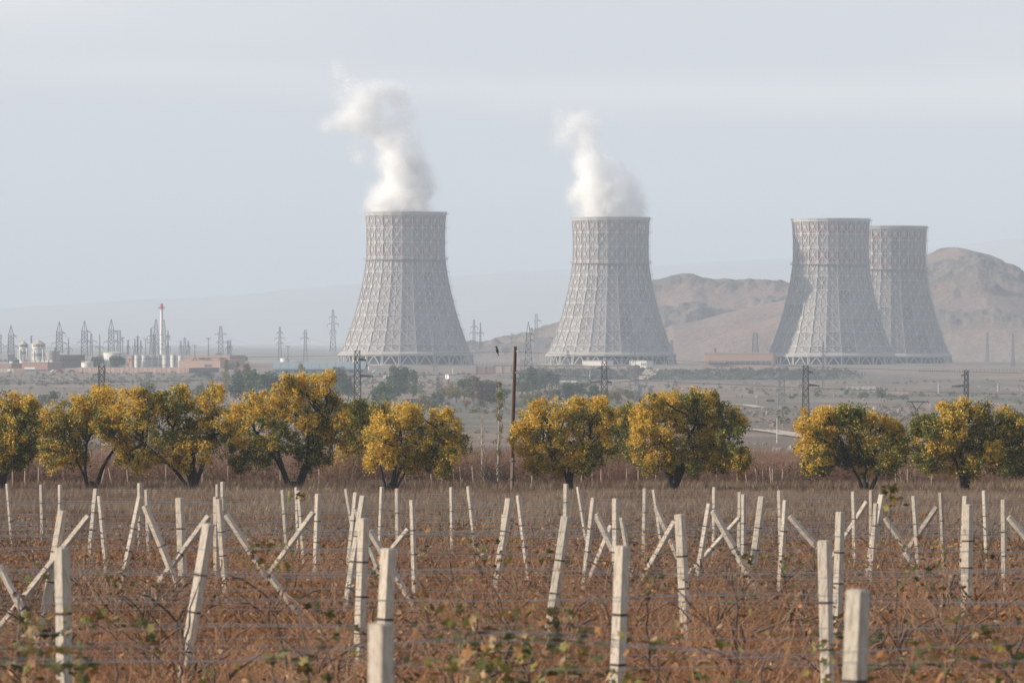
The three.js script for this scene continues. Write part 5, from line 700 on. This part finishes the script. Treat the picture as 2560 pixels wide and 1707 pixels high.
for (const a of [
  [0, 48, 88, 65, 290, 28], [0, 305, 97, 315, 370, 42, { dark: 1 }], [0, 442, 97, 440, 290, 33], [0, 460, 292, 325, 1100, 75], [0, 712, 127, 650, 800, 48], [0, 735, 180, 768, 520, 38, { d: 95 }], [0, 455, 570, 478, 1568, 125], [0, 1035, 85, 1036, 200, 38], [0, 1038, 185, 828, 1210, 50, { d: 82 }], [0, 1085, 133, 1090, 260, 33], [0, 1333, 197, 1362, 900, 72], [0, 1600, 185, 1602, 390, 38], [0, 1622, 205, 1692, 1070, 55], [0, 1612, 93, 1613, 190, 22], [0, 1652, 75, 1655, 220, 36], [0, 1548, 390, 1385, 1400, 100], [0, 75, 745, 66, 960, 32, { short: 1, dark: 1, d: 55 }], [0, 285, 1210, 270, 1400, 34, { short: 1, d: 50 }],
  [1, 195, 135, 207, 300, 26], [1, 298, 115, 306, 340, 30], [1, 318, 140, 338, 400, 40], [1, 460, 165, 443, 800, 52], [1, 668, 128, 700, 320, 26], [1, 745, 155, 628, 1330, 50], [1, 800, 180, 690, 900, 66, { d: 74 }], [1, 800, 350, 762, 1568, 92], [1, 935, 112, 922, 480, 34], [1, 1048, 125, 1054, 470, 38], [1, 1160, 210, 1176, 720, 44], [1, 985, 575, 958, 1120, 125], [1, 930, 1135, 928, 1568, 205], [1, 1452, 115, 1457, 380, 32], [1, 1578, 108, 1635, 600, 34], [1, 1882, 200, 1755, 1050, 62], [1, 1842, 315, 1838, 400, 24, { d: 90 }],
  [2, 45, 175, 62, 310, 28], [2, 402, 90, 400, 310, 40], [2, 490, 112, 538, 410, 30], [2, 608, 195, 588, 380, 48], [2, 770, 200, 772, 550, 54], [2, 402, 335, 285, 1150, 82], [2, 820, 555, 785, 1568, 120], [2, 990, 125, 982, 620, 36], [2, 1055, 132, 1100, 440, 28], [2, 1248, 320, 1318, 1568, 86], [2, 1507, 115, 1505, 530, 35], [2, 1470, 237, 1345, 1010, 48, { d: 88 }], [2, 1697, 150, 1692, 500, 24], [2, 1725, 168, 1724, 640, 40], [2, 1862, 185, 1728, 1240, 64], [2, 1580, 950, 1565, 1110, 46, { short: 1, d: 38 }],
  [3, 85, 140, 96, 500, 34], [3, 132, 212, 82, 960, 44], [3, 540, 300, 516, 1180, 76], [3, 420, 515, 448, 1568, 112], [3, 637, 147, 647, 540, 34], [3, 772, 137, 773, 500, 40, { dark: 1 }], [3, 855, 172, 730, 850, 62], [3, 806, 235, 790, 480, 40, { d: 84 }], [3, 1087, 180, 1106, 460, 34], [3, 1288, 155, 1301, 450, 36, { dark: 1 }], [3, 1475, 182, 1440, 1000, 54], [3, 1490, 246, 1478, 1450, 90], [3, 1612, 140, 1627, 520, 38], [3, 1755, 208, 1762, 800, 44], [3, 672, 885, 645, 1568, 195], [3, 292, 1070, 264, 1230, 36, { short: 1, d: 40 }],
]) vinePost(...a);
for (const a of [
  [0, 655, 330, 200, 900, 48, 62], [0, 1075, 252, 1340, 900, 52, 80], [0, 1550, 330, 1280, 690, 46, 80], [0, 1682, 320, 1890, 640, 46, 84], [0, -10, 700, 140, 990, 48, 58], [1, 425, 300, 140, 700, 42, 86], [1, 105, 780, 290, 1020, 42, 66], [1, 845, 440, 1140, 940, 46, 70], [1, 1130, 428, 840, 780, 40, 88], [1, 740, 280, 770, 360, 36, 84], [1, 1715, 590, 1660, 640, 30, 100], [2, 625, 315, 700, 470, 48, 82], [2, 815, 340, 855, 570, 36, 92], [2, 740, 400, 640, 650, 42, 84], [2, 1072, 262, 1165, 470, 42, 96], [2, 1212, 370, 1075, 615, 46, 84], [2, 1498, 290, 1760, 760, 50, 82], [2, 1690, 345, 1455, 605, 36, 92], [3, 165, 330, 335, 525, 42, 88], [3, 740, 222, 585, 470, 38, 100], [3, 872, 345, 985, 505, 40, 88], [3, 1025, 600, 1210, 870, 40, 84], [3, 1260, 262, 1030, 600, 40, 100], [3, 1795, 335, 1900, 460, 46, 80],
]) { const [p, x0, y0, x1, y1, w, d] = a; vinePost(p, x0, y0, x1, y1, w, { strut: 1, d: d - 0.3, dark: (x0 === 1260) }); }
// stakes of the farther vineyard, beyond the trees
{
  const r = rng(77), st = M(0.36, 0.27, 0.215, { map: mottled });
  const L = [[61, 1162], [95, 1168], [157, 1166], [270, 1170, 12], [261, 1172, -14], [316, 1175, 5], [414, 1160], [505, 1165], [569, 1158], [598, 1166], [659, 1175, 14], [773, 1172], [797, 1178], [1005, 1190, 16], [1076, 1182, 4], [1108, 1196, -5], [1134, 1175], [1149, 1168, 6], [1180, 1165, 5], [1210, 1172], [1454, 1182], [1481, 1200], [1503, 1178], [1522, 1185], [1567, 1178], [1596, 1178], [1792, 1194], [1808, 1208, 14], [1844, 1196], [1864, 1198, 5], [1889, 1172, 6], [1908, 1176], [1925, 1168, 6], [1932, 1178], [1957, 1184], [2240, 1190], [2250, 1208, 8], [2270, 1202], [2289, 1198], [2330, 1190], [2439, 1196], [30, 1176], [700, 1182], [1330, 1178], [1640, 1182]];
  for (let i = 0; i < 30; i++) { const k = r(); L.push([k < 0.4 ? 1150 + r() * 140 : k < 0.75 ? 1860 + r() * 160 : r() * 2560, 1162 + r() * 14, (r() - 0.5) * 6, 350 + r() * 60]); }
  for (const [X, Y, lean = 0, dd] of L) { const d = dd ?? 302 + r() * 1.5, x = px(X + lean, d), y = ground(x, d), t = thing('vineyard_stake', [x, y, -d]), top = at(X, Y, d).sub(t.position); square(V(0, -0.1, 0), V(top.x, Math.max(top.y, 1.1), 0), 0.055, -0.6).build('shaft', st, t); tag(t, 'thin pale stake among the red brown vines beyond the trees', 'stake', 'stakes of the vineyard beyond the trees'); }
}
// rows of wires
const ROWS = []; for (let d = 21.4; d < 126; d += 2.75) ROWS.push(d);
ROWS.forEach((d, i) => { const w = d * 0.12 + 3; if (d > 34 && (i * 7) % 5 < 2) return; for (const h of i % 3 ? [1.05, 1.12, 1.6] : [0.8, 1.34, 1.68]) { const r = rng(i * 10 + h * 100 | 0), P = []; for (let k = 0; k <= 10; k++) { const x = -w + 2 * w * k / 10; P.push(V(x, ground(x, d) + h + (r() - 0.5) * 0.07 - 0.03 * Math.sin(k * 2.2 + i), -d + (r() - 0.5) * 0.05)); } const o = new GB().tube(P, 0.0016 + d * 0.000012, 4).build('trellis_wire', WIRE); tag(o, 'thin grey trellis wire strung along the vineyard posts', 'wire', 'trellis wires of the vineyard'); } });
// vines: bare brown canes, dead leaves, some still green
const CANE = new THREE.MeshStandardMaterial({ color: rgb(1, 1, 1), roughness: 0.9 });
function caneClump(seed, n, hgt, spread, rad, seg) { const r = rng(seed), g = new GB(); for (let i = 0; i < n; i++) { let p = V((r() - 0.5) * spread, r() * 0.25 - 0.05, (r() - 0.5) * 0.5), dir = V((r() - 0.5) * 0.9, 1, (r() - 0.5) * 0.9).normalize(); const P = [p.clone()], len = hgt * (0.5 + r() * 0.9) / seg; for (let k = 0; k < seg; k++) { dir.add(V((r() - 0.5) * 0.5, -0.04 - r() * 0.2, (r() - 0.5) * 0.5)).normalize(); p = p.clone().addScaledVector(dir, len); P.push(p); } g.tube(P, P.map((_, k) => rad * (1 - 0.7 * k / seg)), 3); } return g.geo(); }
const canes = [1, 2, 3, 4].map((s) => caneClump(s * 7, 70, 1.0, 1.5, 0.0042, 7)), farCanes = [1, 2].map((s) => caneClump(s * 17, 60, 1.5, 1.6, 0.009, 4));
const leafShape = (() => { const g = new GB(), n = 15, P = []; for (let k = 0; k < n; k++) { const a = k / n * 6.283, lobe = 1 + 0.28 * Math.cos(a * 5) - (Math.abs(a - 3.14) < 0.3 ? 0.5 : 0), q = V(Math.sin(a) * 0.5 * lobe, Math.cos(a) * 0.5 * lobe, 0); q.z = 0.22 * (q.x * q.x * 2 + q.y * q.y) - 0.06 * Math.cos(a * 5); P.push(q); } for (let k = 0; k < n; k++) g.tri(V(0, 0, -0.02), P[(k + 1) % n], P[k]); return g.geo(); })();
const dryCurl = [1, 2].map((s) => { const g = new GB(), r = rng(s * 5), P = []; for (let i = 0; i < 3; i++) for (let j = 0; j < 3; j++) P.push(V((i - 1) * 0.34, (j - 1) * 0.42, (i - 1) ** 2 * 0.3 + (r() - 0.5) * 0.3)); for (let i = 0; i < 2; i++) for (let j = 0; j < 2; j++) { const a = P[i * 3 + j], b = P[i * 3 + 3 + j], c = P[i * 3 + 4 + j], d = P[i * 3 + 1 + j]; g.tri(a, b, c); g.tri(a, c, d); } return g.geo(); });
const vineLeaf = new THREE.MeshPhysicalMaterial({ color: rgb(1, 1, 1), roughness: 0.8, specularIntensity: 0.3, transmission: 0.32, thickness: 0 });
{
  const r = rng(314), A = [[], [], [], []], B = [[], []], Gn = [], caneCol = () => { const t = r(), v = 0.4 + r() * 1.1; return t < 0.42 ? rgb(0.33 * v, 0.15 * v, 0.067 * v) : t < 0.72 ? rgb(0.14 * v, 0.07 * v, 0.04 * v) : rgb(0.32 * v, 0.215 * v, 0.135 * v); };
  const dryCol = () => { const t = r(), v = 0.6 + r() * 0.6; return t < 0.5 ? rgb(0.24 * v, 0.11 * v, 0.045 * v) : t < 0.78 ? rgb(0.32 * v, 0.175 * v, 0.08 * v) : t < 0.92 ? rgb(0.40 * v, 0.26 * v, 0.145 * v) : rgb(0.10 * v, 0.10 * v, 0.04 * v); };
  ROWS.forEach((d0, i) => { const w = d0 * 0.105 + 2.2;
    for (let x = -w; x < w; x += 0.2 + r() * 0.09) for (let k = 0; k < 2; k++) { if (k && r() < 0.35) continue; const xx = x + (r() - 0.5) * 0.6, d = d0 + (k ? (r() - 0.5) * 2.75 : (r() - 0.5) * 0.5), thick = 0.75 + 0.6 * noise(xx / 1.5, d / 1.5, 5), s = (k ? 0.5 : 0.68) * thick * (d > 108 ? 0.7 : 1) * (noise(xx / 0.8, d / 0.8, 15) > 0.74 ? 1.3 : 1); A[r() * 4 | 0].push([mat4(xx, ground(xx, d), -d, 0, r() * 6.28, 0, 0.55 + s * (0.5 + r() * 0.3), s, s), caneCol()]); }
    const nL = Math.round(w * 2 * (d0 < 60 ? 60 : 90)); for (let k = 0; k < nL; k++) { const x = (r() - 0.5) * 2 * w, d = d0 + (r() - 0.5) * 1.3, h = 0.06 + 0.82 * Math.pow(r(), 0.8) * (noise(x / 0.8, d / 0.8, 15) > 0.74 ? 1.5 : 1), cl = noise(x / 0.9, h * 1.3 + d, 6); if (cl < 0.42) continue; B[k & 1].push([mat4(x, ground(x, d) + h, -d, r() * 6, r() * 6, r() * 6, 0.035 + r() * 0.035), dryCol()]); }
    const patch = (X) => (d0 < 60 ? (Math.exp(-(((X - 1250) / 300) ** 2)) + 0.55 * Math.exp(-(((X - 60) / 160) ** 2)) + 0.35 * Math.exp(-(((X - 2080) / 260) ** 2)) + 0.06) * 2.2 : 0.25);
    for (let k = 0; k < w * 20; k++) { const x = (r() - 0.5) * 2 * w, X = 1280 + x / d0 * F, d = d0 + (r() - 0.5) * 1.2; if (r() > patch(X) * (noise(x / 0.7, d / 1.3, 8) > 0.5 ? 1.2 : 0.15)) continue; const h = 0.5 + 0.6 * r() + (r() < 0.2 ? 0.4 : 0), t = r(), v = 0.7 + r() * 0.6, c = t < 0.45 ? rgb(0.085 * v, 0.10 * v, 0.035 * v) : t < 0.7 ? rgb(0.20 * v, 0.17 * v, 0.05 * v) : rgb(0.26 * v, 0.14 * v, 0.05 * v); Gn.push([mat4(x, ground(x, d) + h, -d, r() * 6, r() * 6, r() * 6, 0.05 + r() * 0.04), c]); }
  });
  // tufts of leaves still hanging on the nearer vines
  const tuftAt = (X, Y, d, R, n) => { const c = at(X * 1.0885, Y * 1.0885, d); for (let k = 0; k < n; k++) { const q = V(r() + r() - 1, (r() + r() - 1) * 0.7, r() + r() - 1).multiplyScalar(R), t = r(), v = 0.65 + r() * 0.7, cc = t < 0.36 ? rgb(0.08 * v, 0.085 * v, 0.028 * v) : t < 0.6 ? rgb(0.22 * v, 0.19 * v, 0.05 * v) : t < 0.85 ? rgb(0.22 * v, 0.11 * v, 0.045 * v) : rgb(0.33 * v, 0.23 * v, 0.12 * v); Gn.push([mat4(c.x + q.x, c.y + q.y, c.z + q.z, r() * 6, r() * 6, r() * 6, 0.045 + r() * 0.035), cc]); } };
  for (const [X, Y, d, R, n] of [[1060, 1440, 36, 0.32, 26], [1130, 1490, 33, 0.36, 40], [1200, 1530, 31, 0.42, 46], [1290, 1460, 36, 0.34, 32], [1330, 1540, 31, 0.36, 36], [1100, 1560, 29, 0.34, 30], [610, 1275, 58, 0.3, 26], [650, 1300, 60, 0.25, 16], [690, 1530, 31, 0.25, 14], [720, 1550, 30, 0.2, 10], [60, 1480, 34, 0.34, 30], [130, 1530, 31, 0.36, 32], [20, 1550, 30, 0.3, 24], [200, 1420, 40, 0.26, 14], [500, 1540, 31, 0.22, 10], [1480, 1545, 31, 0.3, 18], [1600, 1530, 32, 0.34, 22], [1900, 1500, 34, 0.3, 18], [2040, 1550, 30, 0.32, 18], [2160, 1520, 32, 0.36, 24], [2280, 1480, 35, 0.3, 18], [2330, 1545, 30, 0.3, 20], [2110, 1320, 56, 0.3, 20], [2160, 1250, 74, 0.3, 20], [1800, 1290, 62, 0.26, 16], [1720, 1300, 62, 0.24, 14], [1490, 1330, 58, 0.24, 12], [1110, 1260, 74, 0.36, 22], [960, 1250, 80, 0.3, 14], [330, 1470, 38, 0.2, 8], [260, 1330, 56, 0.2, 10], [2260, 1270, 72, 0.32, 22], [1560, 1290, 66, 0.24, 12], [1270, 1400, 44, 0.2, 9], [860, 1330, 58, 0.2, 8], [780, 1440, 40, 0.18, 8], [2046, 1118, 48, 0.07, 8], [2056, 1150, 48, 0.1, 10], [685, 1140, 60, 0.12, 9]]) tuftAt(X, Y, d, R, Math.round(n * 1.35));
  const stock = [1, 2, 3].map((q) => { const w = rng(q * 91), g = new GB(), P = [V(0, -0.1, 0)]; for (let k = 1; k <= 6; k++) P.push(V(P[k - 1].x + (w() - 0.5) * 0.13, k * 0.13, (w() - 0.5) * 0.1)); g.tube(P, [0.035, 0.03, 0.027, 0.024, 0.022, 0.02, 0.012], 6); for (let k = 0; k < 5; k++) { const a = P[3 + k % 3], e = a.clone().add(V((w() - 0.5) * 1.1, 0.15 + w() * 0.3, (w() - 0.5) * 0.3)); g.tube(gnarl(a.clone(), e, 0.08, w, 4, 0.12), [0.013, 0.011, 0.009, 0.007, 0.005], 4); } return g.geo(); }), SK = [[], [], []];
  ROWS.forEach((d) => { const w = d * 0.105 + 2; for (let x = -w + r(); x < w; x += 1.1 + r() * 0.5) { const dd = d + (r() - 0.5) * 0.3, v = 0.7 + r() * 0.6; SK[r() * 3 | 0].push([mat4(x, ground(x, dd), -dd, 0, r() * 6.28, (r() - 0.5) * 0.3, 1, 0.9 + r() * 0.35, 1), rgb(0.085 * v, 0.055 * v, 0.04 * v)]); } });
  const shoot = new GB(); { const b = at(2066 * 1.0885, 1180 * 1.0885, 48), e = at(2044 * 1.0885, 1105 * 1.0885, 48); b.y = ground(b.x, 48); const P = gnarl(b, e, 0, r, 8, 0.05); shoot.tube(P, taper(P, 0.006, 0.002), 4); }
  const vr = thing('vine_rows', [0, 0, 0]); tag(vr, 'tangled brown bare vine canes filling the near vineyard', 'vines', null, 'stuff'); A.forEach((l, i) => instanced('canes', canes[i], CANE, l, vr).userData.kind = 'stuff'); shoot.build('tall_shoot', BARK, vr); SK.forEach((l, i) => instanced('stocks', stock[i], CANE, l, vr).userData.kind = 'stuff');
  const dl = thing('dry_vine_leaves', [0, 0, 0]); tag(dl, 'curled dead brown leaves hanging in the near vines', 'leaves', null, 'stuff'); B.forEach((l, i) => instanced('dry_leaves', dryCurl[i], vineLeaf, l, dl).userData.kind = 'stuff');
  tag(instanced('green_vine_leaves', leafShape, vineLeaf, Gn), 'last green and yellow leaves on the near vines', 'leaves', null, 'stuff');
  // the farther, redder vineyard
  const Fv = [[], []]; for (let d0 = 304; d0 < 425; d0 += d0 < 330 ? 2.2 : 4.5) { const w = d0 * 0.105; for (let x = -w; x < w; x += 0.62) { const d = d0 + (r() - 0.5) * 2, v = 0.7 + r() * 0.6, s = 0.6 + 0.85 * noise(x / 1.6, d / 2, 9), t = r(); Fv[r() * 2 | 0].push([mat4(x, ground(x, d), -d, 0, r() * 6.28, 0, s), t < 0.8 ? rgb(0.185 * v, 0.10 * v, 0.07 * v) : rgb(0.25 * v, 0.18 * v, 0.125 * v)]); } }
  const fv = thing('far_vine_rows', [0, 0, 0]); tag(fv, 'red brown bare vines standing beyond the row of trees', 'vines', null, 'stuff'); Fv.forEach((l, i) => instanced('canes', farCanes[i], CANE, l, fv).userData.kind = 'stuff');
  const FL = []; for (let i = 0; i < 26000; i++) { const d = 303 + Math.pow(r(), 2) * 100, x = (r() - 0.5) * d * 0.2, v = 0.6 + r() * 0.6, h = 0.2 + r() * 1.25; FL.push([mat4(x, ground(x, d) + h, -d, r() * 6, r() * 6, r() * 6, 0.10 + r() * 0.06), rgb(0.22 * v, 0.115 * v, 0.078 * v)]); }
  tag(instanced('far_vine_leaves', dryCurl[0], vineLeaf, FL), 'dull red dead leaves on the vines beyond the trees', 'leaves', null, 'stuff');
  // dry grass between the vineyard and the trees
  const tuft = [1, 2].map((s) => { const q = rng(s * 3), g = new GB(); for (let k = 0; k < 16; k++) { const a = q() * 6.28, b = V(Math.cos(a) * 0.12 * q(), 0, Math.sin(a) * 0.12 * q()), l = 0.2 + q() * 0.35, e = b.clone().add(V(Math.cos(a) * l * 0.5, l, Math.sin(a) * l * 0.5)), s2 = V(-Math.sin(a), 0, Math.cos(a)).multiplyScalar(0.011); g.tri(b.clone().sub(s2), b.clone().add(s2), e); } return g.geo(); });
  const Gr = [[], []]; for (let i = 0; i < 40000; i++) { const d = 116 + Math.pow(r(), 0.8) * 188, x = (r() - 0.5) * d * 0.205, v = 0.75 + r() * 0.5, n = noise(x / 3, d / 5, 10), s = 0.4 + r() * 0.5 + (d > 285 ? 0.45 : 0); Gr[i & 1].push([mat4(x, ground(x, d), -d, 0, r() * 6.28, 0, s), n > 0.62 ? rgb(0.155 * v, 0.095 * v, 0.063 * v) : rgb(0.215 * v, 0.155 * v, 0.105 * v)]); }
  const gr = thing('dry_grass', [0, 0, 0]); tag(gr, 'dull dry grass strip between the near posts and the trees', 'grass', null, 'stuff'); Gr.forEach((l, i) => instanced('grass_tufts', tuft[i], new THREE.MeshStandardMaterial({ color: rgb(1, 1, 1), roughness: 1 }), l, gr).userData.kind = 'stuff');
}
settle();
renderer.render(scene, camera);
